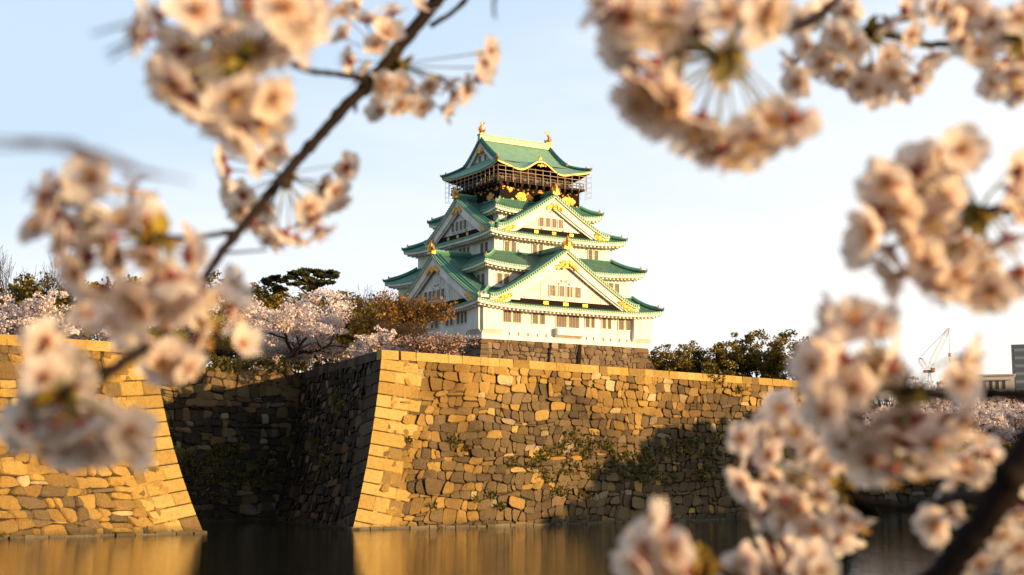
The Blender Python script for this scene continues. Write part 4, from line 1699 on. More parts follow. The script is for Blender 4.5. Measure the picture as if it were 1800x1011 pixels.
tree('evergreen_tree', 'evergreen tree with a sunlit crown above the cherry beside the recess', 'camphor', 275, 200, 474, 10.5, group=G_EV, n=6000, leaf=.34)
tree('evergreen_tree', 'small evergreen tree with two sunlit tufts left of the big cherry', 'camphor', 375, 205, 462, 7.5, group=G_EV, n=4000, leaf=.32)
# the big cherry over the recess and its neighbours
tree('cherry_tree', 'big spreading cherry tree in full blossom at the back of the recess', 'cherry', 508, 178, 508, 17.5, group=G_CH, n=24000, leaf=.23, lean=.1, seed=301)
tree('cherry_tree', 'cherry tree in blossom behind the left side of the big spreading cherry', 'cherry', 415, 190, 512, 13, group=G_CH, n=9000, leaf=.25)
tree('cherry_tree', 'pale cherry tree rising behind the big spreading cherry under the pines', 'cherry', 560, 205, 502, 10.5, group=G_CH, n=7000, leaf=.25)
tree('cherry_tree', 'small cherry tree in blossom between the yellow tree and the russet tree', 'cherry', 672, 160, 572, 7.5, group=G_CH, n=5000, leaf=.21)
tree('evergreen_tree', 'evergreen tree dark behind the left part of the big cherry', 'camphor', 450, 215, 492, 10, group=G_EV, n=5500, leaf=.36)
tree('evergreen_tree', 'olive evergreen tree low behind the drooping flowers at the recess', 'camphor', 345, 184, 555, 9.5, group=G_EV, n=6000, leaf=.30)
tree('pine_tree', 'dark pine with flat pads, the taller and wider of the two above the big cherry', 'pine', 552, 214, 470, 8.6, lean=.05, group='pines on the skyline left of the keep', n=7000, leaf=.25, pads_px=[(512, 488, 11), (526, 481, 15), (543, 476, 16), (560, 484, 15), (577, 480, 14), (588, 487, 8), (534, 494, 16), (556, 497, 18), (574, 496, 12), (545, 507, 12), (520, 499, 9)])
tree('pine_tree', 'small dark pine standing left of the taller pine above the cherry', 'pine', 484, 216, 482, 4.6, lean=-.03, group='pines on the skyline left of the keep', n=3600, leaf=.25, pads_px=[(472, 492, 9), (483, 487, 9), (494, 494, 10), (476, 500, 12), (490, 504, 13), (500, 509, 9)])
tree('bare_tree', 'bare brown tree between the pines and the keep', 'bare', 600, 205, 498, 9, group=G_BA)
tree('bare_tree', 'bare twiggy tree just left of the russet tree by the keep', 'bare', 668, 200, 505, 10, group=G_BA)
tree('evergreen_tree', 'olive rounded evergreen behind the yellow green tree', 'camphor', 640, 196, 520, 6, group=G_EV, n=4200, leaf=.30)
tree('yellow_tree', 'yellow green leafy tree beside the big cherry', 'round', 618, 180, 540, 5.2, n=5200, leaf=.24)
tree('russet_tree', 'russet brown tree with new leaves standing before the shaded side of the keep', 'twiggy', 716, 172, 516, 13, n=3600, leaf=.24, lean=.06)
tree('pink_budding_tree', 'low pink budding tree reaching along the parapet under the keep', 'twiggy', 745, 160, 585, 10, n=3000, leaf=.17, lean=.25)
tree('bare_tree', 'bare dark tree with leaning limbs behind the corner of the front bastion', 'bare', 700, 166, 545, 7, group=G_BA, lean=.2)
for px, y, top, w, lab in ((455, 222, 492, 15, 'dark evergreen mass behind the crown of the big cherry, left half'), (505, 224, 504, 15, 'dark evergreen below the small pine, behind the crown of the big cherry'), (582, 222, 506, 15, 'dark evergreen below the taller pine'), (636, 212, 518, 13, 'olive evergreen behind the bare trees beside the keep'), (215, 205, 482, 15, 'dark evergreen behind the cherry blossom in the middle of the left bastion'), (10, 196, 490, 14, 'dark evergreen cut by the left edge of the picture'), (318, 208, 492, 13, 'dark evergreen between the left bastion and the big cherry')):
    tree('evergreen_tree', lab, 'camphor', px, y, top, w, group=G_EV, n=9000, leaf=.40)
# right of the keep
tree('evergreen_tree', 'bushy evergreen tree touching the right end of the keep', 'camphor', 1188, 262, 592, 11, group=G_EV, n=11000, leaf=.28)
tree('evergreen_tree', 'rounded evergreen tree in the middle of the group right of the keep', 'camphor', 1274, 258, 594, 8.5, group=G_EV, n=9000, leaf=.28)
tree('evergreen_tree', 'tall evergreen tree with an open crown in the group right of the keep', 'camphor', 1332, 262, 574, 9, group=G_EV, n=9000, leaf=.28)
tree('evergreen_tree', 'evergreen tree at the right end of the group right of the keep', 'camphor', 1396, 256, 574, 10.5, group=G_EV, n=11000, leaf=.28)
tree('cherry_tree', 'low cherry tree showing pale between the evergreens right of the keep', 'cherry', 1252, 270, 632, 9, group=G_CH, n=4000, leaf=.26)
tree('cherry_tree', 'low cherry tree under the right end of the evergreen group', 'cherry', 1440, 275, 616, 8, group=G_CH, n=4000, leaf=.26)
tree('bare_tree', 'bare tree seen behind the flowers left of the red and white crane', 'bare', 1560, 300, 592, 12, zb=8.4, group=G_BA)
# far bank on the right
for px, y, top, w, lab in ((1615, 262, 655, 11, 'cherry tree in blossom under the foot of the crane'), (1665, 250, 672, 10, 'cherry tree in blossom left of the pale flat roofed building'), (1722, 236, 700, 13, 'cherry tree in blossom below the pale flat roofed building'), (1785, 232, 704, 13, 'cherry tree in blossom at the right edge under the grey office block'), (1500, 262, 668, 12, 'cherry tree in blossom past the right end of the front bastion'), (1840, 236, 710, 12, 'cherry tree in blossom running out of the right edge'), (1650, 240, 712, 13, 'low cherry tree in blossom on the far bank below the crane hook'), (1750, 262, 684, 13, 'cherry tree in blossom in the second row before the pale building'), (1690, 275, 676, 11, 'cherry tree in blossom behind the ones by the crane hook'), (1580, 242, 700, 13, 'cherry tree in blossom on the far bank behind the thick of the flowers')):
    tree('cherry_tree', lab, 'cherry', px, y, top, w, zb=8.3, group='cherry trees on the far bank', n=7000, leaf=.27)
tree('evergreen_tree', 'dark rounded evergreen beside the cherries under the crane hook', 'camphor', 1672, 290, 655, 9, zb=8.3, group=G_EV, n=5000, leaf=.36)
tree('evergreen_tree', 'low dark evergreen in front of the grey office block', 'camphor', 1795, 280, 680, 9, zb=8.3, group=G_EV, n=4500, leaf=.36)
# tall evergreens on the right-hand bank, outside the frame; their long shadow falls on the bastion and the water
for x, y, h, w in ((72, 152, 19.5, 17), (74, 164, 19.5, 17), (80, 178, 20, 17), (72, 138, 17, 15), (76, 126, 13, 13), (88, 157, 22.5, 18), (90, 171, 22, 18), (92, 184, 22, 17), (119, 186, 20, 17), (125, 198, 20, 17), (131, 210, 20, 17), (138, 222, 21, 17), (112, 172, 20, 17), (71, 145, 19, 14), (82, 148, 22, 15), (71, 170, 19, 13), (79, 134, 16, 14), (84, 140, 19, 15)):
    TREE_SEED[0] += 1
    tree('evergreen_tree', 'tall broad evergreen on the bank beyond the right edge of the picture', 'camphor', 900, 200, 0, w, group='tall evergreens on the right bank', n=11000, leaf=1.25, seed=TREE_SEED[0], loc=(x, y, 2.0), height=h)
mb = MB()
mb.poly([(62, 90, 2.0), (400, 60, 2.0), (400, 240, 2.0), (106, 240, 2.0), (62, 165, 2.0)])
mb.poly([(62, 90, 2.0), (62, 165, 2.0), (61.5, 165, -1), (61.5, 90, -1)])
mb.poly([(62, 165, 2.0), (106, 240, 2.0), (105.5, 240, -1), (61.5, 165, -1)])
mb.poly([(62, 90, 2.0), (400, 60, 2.0), (400, 60, -1), (62, 90, -1)])
o = mb.build('bank_terrain', M_EARTH)
tag(o, None, None, kind='structure')

# ------------------------------------------------------------------ people strolling under the big cherry
SKIN = simple('skin', (.45, .28, .20), .6, var=.1)
HAIR = simple('dark_hair', (.02, .014, .01), .6)


def person(label, px, y, coat, trousers, turn):
    p = at(px, 640, y); p.z = WALL_H - 1.05
    root = thing('person', label, 'person', tuple(p), turn, 'people strolling under the big cherry')
    me = bpy.data.meshes.new('body')
    J = [(0, 0, .95, .13), (0, 0, 1.15, .135), (0, 0, 1.36, .15), (0, 0, 1.48, .06), (0, .01, 1.62, .10), (0, .0, 1.70, .085),
         (.10, 0, .88, .09), (.11, .02, .48, .065), (.11, -.02, .08, .05), (.11, .13, .03, .04),
         (-.10, 0, .88, .09), (-.11, -.04, .48, .065), (-.12, -.12, .08, .05), (-.12, .03, .03, .04),
         (.20, 0, 1.40, .06), (.25, -.03, 1.13, .048), (.24, .10, .92, .038), (-.20, 0, 1.40, .06), (-.25, .02, 1.13, .048), (-.24, .14, .93, .038)]
    E_ = [(0, 1), (1, 2), (2, 3), (3, 4), (4, 5), (0, 6), (6, 7), (7, 8), (8, 9), (0, 10), (10, 11), (11, 12), (12, 13), (2, 14), (14, 15), (15, 16), (2, 17), (17, 18), (18, 19)]
    me.from_pydata([j[:3] for j in J], E_, [])
    o = bpy.data.objects.new('body', me)
    COL.objects.link(o); o.parent = root
    sk = o.modifiers.new('skin', 'SKIN')
    for i, j in enumerate(J):
        me.skin_vertices[0].data[i].radius = (j[3], j[3])
        me.skin_vertices[0].data[i].use_root = (i == 0)
    ss = o.modifiers.new('sub', 'SUBSURF'); ss.levels = 1; ss.render_levels = 1
    dg = bpy.context.evaluated_depsgraph_get()
    m2 = bpy.data.meshes.new_from_object(o.evaluated_get(dg))
    o.modifiers.clear(); o.data = m2; m2.name = 'body'
    m2.materials.clear()
    for q in (SKIN, coat, trousers, HAIR):
        m2.materials.append(q)
    for f in m2.polygons:
        z = f.center.z; x = abs(f.center.x)
        f.material_index = 3 if (z > 1.66 or (z > 1.56 and f.center.y < -.01)) else 0 if z > 1.47 or (x > .2 and z < .98) else 1 if z > .86 else 2 if z > .07 else 3
        f.use_smooth = True
    return root


def cloth(n, c):
    return simple(n, c, .85, var=.12)


DK = cloth('dark_trousers', (.02, .02, .025))
person('person in a blue jacket walking under the cherry above the recess wall', 423, 174.5, cloth('blue_cloth', (.10, .22, .50)), DK, .6)
person('person in a red top next to the one in blue under the cherry', 429, 174.8, cloth('red_cloth', (.45, .07, .05)), DK, -.4)
person('person in a dark coat standing between the red top and the cherry trunk', 444, 175.2, cloth('dark_cloth', (.03, .03, .035)), DK, 1.7)
person('person in a brown coat under the left edge of the big cherry', 404, 174.8, cloth('brown_cloth', (.20, .13, .08)), DK, 2.6)
person('person in a white top right of the big cherry trunk', 572, 176.5, cloth('white_cloth', (.45, .43, .40)), DK, .2)
person('person in a grey coat just left of the one in white', 563, 176.8, cloth('grey_cloth', (.22, .21, .2)), DK, 1.0)

# ------------------------------------------------------------------ distant buildings and the crane
pb = at(1722, 690, 520)
root = thing('office_building', 'pale flat roofed building with a row of tall windows at the right', 'building', (pb.x, pb.y, 8.4), -.30)
m = simple('pale_render', (.62, .55, .45), .8, var=.06)
z1 = at(1722, 661, 520).z - 8.4
mb = MB(); mb.box(0, 12, 0, 10, 0, z1)
w_ = mb.build('wall', m, root)
mb = MB(); mb.box(-.4, 12.6, -.4, 10.4, z1, z1 + .5); mb.build('roof', m, root)
for i in range(4):
    mb = MB(); mb.box(1.2 + i * 2.2, 2.3 + i * 2.2, -.05, .03, z1 - 5.0, z1 - 1.9); mb.build('window', M_PANE, w_)
mb = MB(); mb.box(.6, 11.0, -.6, -.02, z1 - 1.6, z1 - 1.2); mb.build('canopy', m, root)

po = at(1781, 690, 620)
root = thing('office_tower', 'grey office block with ribbon windows at the right edge', 'building', (po.x, po.y, 8.4), -.345)
zt = at(1781, 606, 620).z - 8.4
m = simple('grey_cladding', (.16, .165, .17), .6, var=.08)
mw = simple('ribbon_glass', (.30, .33, .36), .25, var=.15)
mb = MB(); mb.box(0, 26, 0, 18, 0, zt)
w_ = mb.build('wall', m, root)
for k in range(9):
    mb = MB(); mb.box(1.2, 25, -.06, .03, zt - 3.0 - k * 3.4, zt - 1.8 - k * 3.4); mb.build('window', mw, w_)
mb = MB(); mb.box(6, 15, 5, 12, zt, zt + 2.2); mb.build('roof_plant', m, root)

cr = at(1634, 655, 420)
root = thing('tower_crane', 'red and white lattice boom crane rising above the far trees', 'crane', (cr.x, cr.y, 8.4), 0)
RED = simple('crane_red', (.36, .13, .09), .5, var=.1)
WHT = simple('crane_white', (.72, .68, .62), .5, var=.1)


def L(px, py):
    q = at(px, py, 420)
    return Vector((q.x - cr.x, 0, q.z - 8.4))


zc = L(1634, 655).z
def lattice(mb, a, b, w0, w1, nseg):
    ax = (b - a).normalized(); u = Vector((0, 1, 0)); v = ax.cross(u).normalized()
    P = []
    for i in range(nseg + 1):
        t = i / nseg; c = a.lerp(b, t)
        w = w0 + (w1 - w0) * t
        w = w * min(1, .35 + 4 * t) * min(1, .25 + 4 * (1 - t))
        P.append([c + u * w + v * w, c - u * w + v * w, c - u * w - v * w, c + u * w - v * w])
    for i in range(nseg):
        m = 0 if i >= nseg - 4 or i == 2 else 1
        for k in range(4):
            mb.bar(P[i][k], P[i + 1][k], .065, m)
            mb.bar(P[i][k], P[i + 1][(k + 1) % 4], .04, m)


mb = MB(); lattice(mb, Vector((0, 0, -.2)), Vector((0, 0, zc + .2)), .8, .8, 14); mb.build('mast', [RED, WHT], root)
mb = MB(); mb.box(-1.6, 1.0, -.8, .8, zc, zc + .7); mb.box(.3, 1.2, -1.3, -.3, zc + .1, zc + 1.3); mb.build('machine_deck', RED, root)
mb = MB(); lattice(mb, L(1633, 648), L(1668, 577), .75, .6, 20); mb.build('boom', [RED, WHT], root)
mb = MB(); lattice(mb, L(1628, 648), L(1616, 630), .7, .6, 5); mb.bar(L(1616, 630), L(1622, 631), .25, 0); mb.build('gantry', [RED, WHT], root)
mb = MB(); mb.tube([L(1617, 629), L(1664, 580)], [.045, .045], 4); mb.tube([L(1668, 577), L(1669, 622)], [.04, .04], 4); mb.build('cable', M_DWOOD, root)
mb = MB(); h = L(1669, 624); mb.box(h.x - .28, h.x + .28, -.2, .2, h.z - .6, h.z + .6); mb.tube([h + Vector((0, 0, -.9)), h + Vector((0, 0, -1.8)), h + Vector((.5, 0, -2.2))], [.15, .15, .05], 6); mb.build('hook_block', RED, root)

# hedge along the far bank and the wood that closes the view beyond it
npr = np.random.RandomState(9)
C = [tuple(FT + dF2 * s - nF2 * (2.2 + npr.rand() * 1.5) + Vector((0, 0, .5 + npr.rand() * .8))) for s in np.arange(0, 118, .8)]
n = 12000
V, i, P = leaf_faces(npr, np.array(C), np.array([(1.0, 1.0, .8)] * len(C)), n, .34, 0, 1.4)
o = leaf_mesh('hedge', M_EVERG, V, np.clip(.3 + npr.normal(0, .2, n), 0, 1))
tag(o, 'dark clipped hedge along the top of the low far bank', 'hedge')
C, R = [], []
for k in range(70):
    y = npr.uniform(330, 380); px = npr.uniform(1430, 1900)
    c = at(px, 700, y); c.z = 8.4
    hh = npr.uniform(9, 17)
    for j in range(5):
        C.append((c.x + npr.normal() * 2.5, c.y, c.z + hh * (j + .6) / 5.5)); R.append((3.4, 3.4, 2.2))
n = 34000
V, i, P = leaf_faces(npr, np.array(C), np.array(R), n, .62, 0, 1.4)
o = leaf_mesh('far_wood', M_PINKTWIG, V, np.clip(.25 + npr.normal(0, .2, n), 0, 1))
tag(o, 'far off brownish wood closing the view beyond the cherries on the right', 'wood', kind='stuff')

# ------------------------------------------------------------------ cherry branches close to the camera
def petal_mat():
    m, nt, b = mat_new('petal')
    t = attr(nt)
    c = ramp(nt, t, [(0, (.50, .20, .09)), (.13, (.72, .48, .36)), (.36, (.87, .77, .71)), (1, (.92, .87, .83))])
    nt.links.new(c, b.inputs['Base Color'])
    b.inputs['Roughness'].default_value = .6
    b.inputs['Specular IOR Level'].default_value = .2
    tr = nt.nodes.new('ShaderNodeBsdfTranslucent')
    c2 = mixc(nt, 1.0, c, (1.0, .91, .80), 'MULTIPLY')
    nt.links.new(c2, tr.inputs[0])
    mx = nt.nodes.new('ShaderNodeMixShader')
    mx.inputs[0].default_value = .56
    nt.links.new(b.outputs[0], mx.inputs[1])
    nt.links.new(tr.outputs[0], mx.inputs[2])
    nt.links.new(mx.outputs[0], nt.nodes['Material Output'].inputs[0])
    return m


M_PETAL = petal_mat()
M_STAMEN = simple('stamen', (.62, .42, .20), .6, var=.3, scale=300)
M_ANTHER = simple('anther', (.45, .25, .06), .6, var=.2, scale=300)
M_CALYX = simple('calyx', (.22, .035, .025), .6, var=.3, scale=200)
M_STALK = simple('flower_stalk', (.22, .20, .06), .6, var=.3, scale=200)
M_BUD = leafmat('bud_scale', [(0, (.20, .06, .02)), (.5, (.30, .20, .03)), (1, (.42, .33, .06))], .3)
M_TWIG = simple('cherry_bark', (.014, .009, .007), .85, var=.5, scale=60, spec=.12)

M_TWIGB = simple('dry_bark', (.10, .055, .035), .85, var=.3, scale=60)
FL = []          # petal meshes, stamen meshes
for vnum in range(6):
    r = random.Random(900 + vnum)
    mb = MB()
    cup_ = r.uniform(.05, .45) if vnum < 5 else .9
    for k in range(5):
        a = k * 2 * math.pi / 5 + r.uniform(-.12, .12)
        ca, sa = math.cos(a), math.sin(a)
        tw = r.uniform(-.35, .35); bend = cup_ + r.uniform(-.15, .15); ln = r.uniform(.93, 1.05)
        P = []
        nr, nw = 7, 6
        for i in range(nr + 1):
            q = i / nr
            row = []
            for j in range(nw + 1):
                x = j / nw * 2 - 1
                w = .40 * math.sin(min(1, q * 1.02) ** .85 * math.pi * .80) * (1 if q < .8 else 1 - (q - .8) * .9) + .03
                rr = (.05 + .95 * q) * ln
                if q > .7:
                    rr -= (q - .7) / .3 * (.20 * math.exp(-(x / .22) ** 2) + .16 * x * x)
                y = x * w
                z = bend * (rr ** 1.7) * .75 + .14 * (1 - x * x) * -q + tw * y * .6 + .05 * math.sin(5 * q + 4 * x + k) * q
                row.append((ca * rr - sa * y, sa * rr + ca * y, z))
            P.append(row)
        mb.grid(P, 0, lambda j, i: (j + .5) / 7)
    o = mb.build('petals', M_PETAL, smooth=True)
    me1 = o.data
    bpy.data.objects.remove(o)
    mb = MB()
    for k in range(18):
        a = r.uniform(0, 6.28); t = r.uniform(.1, .42)
        e = Vector((math.cos(a) * t, math.sin(a) * t, r.uniform(.38, .55)))
        mb.tube([(0, 0, .02), e * .55 + Vector((0, 0, .06)), e], [.014, .012, .010], 3, 0, .5, False)
        mb.blob(e, (.035, .035, .03), 1, .5, 5, 3)
    mb.blob((0, 0, .02), (.12, .12, .06), 2, .2, 6, 3)
    o = mb.build('stamens', [M_STAMEN, M_ANTHER, M_CALYX], smooth=True)
    me2 = o.data
    bpy.data.objects.remove(o)
    FL.append((me1, me2))

rf = random.Random(4242)


def flower(root, org, hub, c, radius, face, rngf):
    """one blossom on its stalk: petals (the part), stamens and calyx with stalk (its sub-parts)"""
    ax = (c - hub)
    ln = ax.length
    ax = (ax.normalized() + face).normalized()
    me1, me2 = FL[rngf.randrange(5) if rngf.random() < .86 else 5]
    o = bpy.data.objects.new('flower', me1)
    COL.objects.link(o)
    o.parent = root
    M = ax.to_track_quat('Z', 'Y').to_matrix().to_4x4() @ Matrix.Rotation(rngf.uniform(0, 6.28), 4, 'Z')
    M = Matrix.Translation(c - org) @ M @ Matrix.Scale(radius, 4)
    o.matrix_local = M
    s = bpy.data.objects.new('stamens', me2)
    COL.objects.link(s)
    s.parent = o
    # calyx and stalk, in the flower's own frame
    inv = M.inverted()
    h = inv @ (hub - org)
    mb = MB()
    b = Vector((0, 0, -.42))
    mb.tube([Vector((0, 0, .0)), Vector((0, 0, -.12)), Vector((0, 0, -.30)), b], [.17, .145, .12, .06], 7, 0)
    for k in range(5):
        a = k * 2 * math.pi / 5 + .6
        mb.tube([(math.cos(a) * .12, math.sin(a) * .12, -.06), (math.cos(a) * .34, math.sin(a) * .34, -.10), (math.cos(a) * .46, math.sin(a) * .46, -.16)], [.07, .055, .008], 4, 0)
    mid = b.lerp(h, .5) + Vector((0, 0, -.35))
    pts = [b.lerp(mid, t).lerp(mid.lerp(h, t), t) for t in [i / 6 for i in range(7)]]
    mb.tube(pts, [.05, .04, .038, .036, .036, .038, .045], 5, 1)
    ca = mb.build('calyx_stalk', [M_CALYX, M_STALK], None, smooth=True)
    ca.parent = o
    return o


def blossom_mass(root, items):
    """the blossoms behind and between the others, too many to single out: one part"""
    vs, fs, ms, ts = [], [], [], []
    sb = MB()
    for M, k, hb in items:
        c = M.translation; ax = (M.to_3x3() @ Vector((0, 0, 1))).normalized()
        b0 = c - ax * .008
        sb.tube([c, c - ax * .003, b0], [.0032, .0026, .0012], 6, 0)
        mid = b0.lerp(hb, .5) - ax * .004
        sb.tube([b0, mid, hb], [.0009, .0008, .0009], 4, 1)
        for me, moff in ((FL[k][0], 0), (FL[k][1], 1)):
            b = len(vs)
            vs.extend([tuple(M @ v.co) for v in me.vertices])
            tv = [d.value for d in me.attributes['tint'].data]
            for p, t in zip(me.polygons, tv):
                fs.append([b + i for i in p.vertices]); ms.append(moff + p.material_index); ts.append(t)
    b = len(vs)
    vs.extend(sb.v)
    for fc, m_ in zip(sb.f, sb.m):
        fs.append([b + i for i in fc]); ms.append(3 + m_); ts.append(.5)
    me = bpy.data.meshes.new('blossom_mass')
    me.from_pydata(vs, [], fs)
    for q in (M_PETAL, M_STAMEN, M_ANTHER, M_CALYX, M_STALK):
        me.materials.append(q)
    me.polygons.foreach_set('material_index', ms)
    me.polygons.foreach_set('use_smooth', [True] * len(fs))
    me.attributes.new('tint', 'FLOAT', 'FACE').data.foreach_set('value', ts)
    me.update()
    o = bpy.data.objects.new('blossom_mass', me)
    COL.objects.link(o)
    o.parent = root
    o['kind'] = 'stuff'
    return o


def hub_buds(root, org, hub, d, n=9, size=.015, spread=1.0):
    mb = MB()
    for k in range(n):
        v = Vector((rf.gauss(0, 1), rf.gauss(0, 1), rf.gauss(0, 1))).normalized()
        v = (v * spread + d).normalized()
        w = v.orthogonal().normalized()
        w.rotate(Matrix.Rotation(rf.uniform(0, 6.28), 3, v))
        L_ = size * rf.uniform(.7, 1.5)
        n_ = v.cross(w)
        P = []
        for i in range(6):
            q = i / 5
            ww = L_ * .34 * math.sin(math.pi * (q * .9 + .08))
            P.append([hub - org + v * (L_ * q) + w * (ww * x) + n_ * (abs(x) * ww * .5 + L_ * .15 * q * q) for x in (-1, 0, 1)])
        t = rf.random()
        mb.grid(P, 0, t)
    mb.blob(hub - org, (.0055, .0055, .005), 1, .2, 7, 5, .2, rf)
    return mb.build('bud_scales', [M_BUD, M_TWIG], root, smooth=True)


def branch(label, org_px, stems, clusters, extra_leaf=()):
    """stems: lists of (px, py, distance, radius in m); clusters: (hub px, py, distance, [flower px], facing bias, radius)"""
    org = at(*org_px)
    root = thing('cherry_branch', label, 'cherry branch', tuple(org), 0, 'cherry branches hanging in front of the lens')
    mb = None
    for k, st in enumerate(stems):
        P = [at(a, b, c) for a, b, c, r in st]
        R = [r for *_, r in st]
        pts, rad = [], []
        for i in range(len(P) - 1):
            p0, p1, p2, p3 = P[max(0, i - 1)], P[i], P[i + 1], P[min(len(P) - 1, i + 2)]
            for s in range(6):
                t = s / 6
                q = .5 * ((2 * p1) + (p2 - p0) * t + (2 * p0 - 5 * p1 + 4 * p2 - p3) * t * t + (3 * p1 - p0 - 3 * p2 + p3) * t ** 3)
                rr = R[i] + (R[i + 1] - R[i]) * t
                q = q + Vector((rf.gauss(0, 1), rf.gauss(0, 1), rf.gauss(0, 1))) * rr * .08
                pts.append(q - org); rad.append(rr * rf.uniform(.93, 1.08) * (1.25 if s == 2 and rf.random() < .4 else 1))
        pts.append(P[-1] - org); rad.append(R[-1])
        m = MB()
        m.tube(pts, rad, 10 if rad[0] > .004 else 6, 0)
        m.build('limb' if k == 0 else 'twig', M_TWIG, root, smooth=True)
    extra, count = [], 0
    for (hx, hy, d, fl, bias, fr) in clusters:
        hub = at(hx, hy, d)
        hub_buds(root, org, hub, Vector((0, -.2, -.4)))
        for (fx, fy) in fl:
            dd = d + rf.uniform(-.030, .022) * (d if d > 1 else 1)
            c = at(fx, fy, dd)
            v = c - hub
            h2 = hub
            face = Vector((rf.gauss(0, .45), -bias * .8 + rf.gauss(0, .75), rf.gauss(-.15, .45)))
            count += 1
            if count <= 100:
                flower(root, org, h2, c, fr * rf.uniform(.88, 1.1), face, rf)
            for e in range(2 if count > 100 else 1):
                if e == 0 and count <= 100 and rf.random() < .86:
                    continue
                c2 = c + Vector((rf.gauss(0, .010), rf.uniform(.005, .045), rf.gauss(0, .010))) + (hub - c) * rf.uniform(0, .25)
                ax = ((c2 - hub).normalized() + Vector((rf.gauss(0, .6), rf.gauss(0, .7), rf.gauss(0, .5)))).normalized()
                M = Matrix.Translation(c2 - org) @ ax.to_track_quat('Z', 'Y').to_matrix().to_4x4() @ Matrix.Rotation(rf.uniform(0, 6.28), 4, 'Z') @ Matrix.Scale(fr * rf.uniform(.85, 1.05), 4)
                extra.append((M, rf.randrange(6), hub - org))
    blossom_mass(root, extra)
    return root


FR = .0195
# A: the long dark branch slanting from the top edge down to the lower left
branch('long dark cherry branch slanting across the upper left with pale pink flower clusters', (600, 200, 1.5),
       [[(800, -40, 1.62, .0085), (745, 30, 1.6, .0080), (700, 85, 1.58, .0076), (655, 140, 1.56, .0072), (610, 185, 1.54, .0064), (560, 240, 1.52, .0060), (515, 290, 1.5, .0058), (470, 345, 1.45, .0054), (425, 400, 1.4, .0048), (385, 450, 1.33, .0042), (340, 520, 1.22, .0040), (280, 585, 1.12, .0040), (205, 645, 1.02, .0042), (120, 685, .95, .0046), (60, 700, .92, .004)],
        [(648, 140, 1.56, .0040), (590, 130, 1.45, .0032), (545, 125, 1.3, .0030), (495, 103, 1.08, .0030), (470, 95, .98, .0030)],
        [(410, 408, 1.39, .0030), (360, 415, 1.25, .0026), (320, 418, 1.12, .0024), (280, 415, 1.0, .0026)],
        [(758, 45, 1.6, .0036), (800, 18, 1.62, .003), (835, -20, 1.64, .003)],
        [(871, -20, 1.2, .0016), (868, 18, 1.2, .0014), (872, 34, 1.2, .0006)],
        [(622, 168, 1.55, .003), (625, 188, 1.55, .0022), (624, 200, 1.55, .0006)],
        [(395, 445, 1.36, .0016), (470, 440, 1.38, .001)]],
       [(430, 105, .97, [(385, 45), (320, 92), (455, 90), (530, 45), (412, 168), (462, 215), (368, 212), (275, 30), (305, 150), (345, 20), (440, 10), (500, 12), (345, 150), (400, 110), (480, 170), (420, 232), (330, 180), (250, 60), (555, 20)], .55, FR * 1.22),
        (700, 112, 1.58, [(602, 62), (645, 35), (612, 108), (672, 150), (705, 182), (742, 188), (782, 192), (822, 158), (852, 112), (842, 138), (690, 20), (742, 16), (603, 20), (722, 160), (790, 150), (755, 150), (660, 80), (640, 130), (680, 60), (700, 150), (800, 170), (620, 10), (862, 90)], .2, FR),
        (500, 308, 1.5, [(398, 300), (402, 335), (455, 285), (485, 262), (530, 395), (460, 400), (422, 370), (500, 412), (552, 388), (582, 350), (602, 312), (590, 335), (440, 395), (490, 425), (562, 408), (390, 280), (470, 420), (610, 295), (520, 420), (425, 345), (545, 365), (570, 330), (470, 365)], .1, FR),
        (280, 420, 1.0, [(72, 340), (90, 372), (140, 325), (215, 392), (232, 335), (65, 400), (112, 430), (150, 450), (202, 452), (262, 450), (335, 452), (182, 512), (132, 482), (232, 522), (300, 492), (250, 550), (212, 560), (160, 310), (100, 320), (320, 500), (280, 545), (190, 420), (280, 500), (165, 545), (330, 530)], .55, FR * 1.02),
        (290, 588, 1.1, [(242, 552), (292, 548), (250, 608), (302, 632), (352, 600), (332, 645), (282, 640), (372, 515), (345, 555), (225, 585), (380, 490), (380, 570)], .5, FR),
        (115, 690, .92, [(72, 615), (42, 660), (20, 720), (72, 750), (140, 772), (182, 790), (30, 780), (102, 800), (60, 690), (10, 690), (62, 590), (152, 742), (205, 775), (5, 760), (100, 640), (20, 640), (120, 730)], .6, FR)])
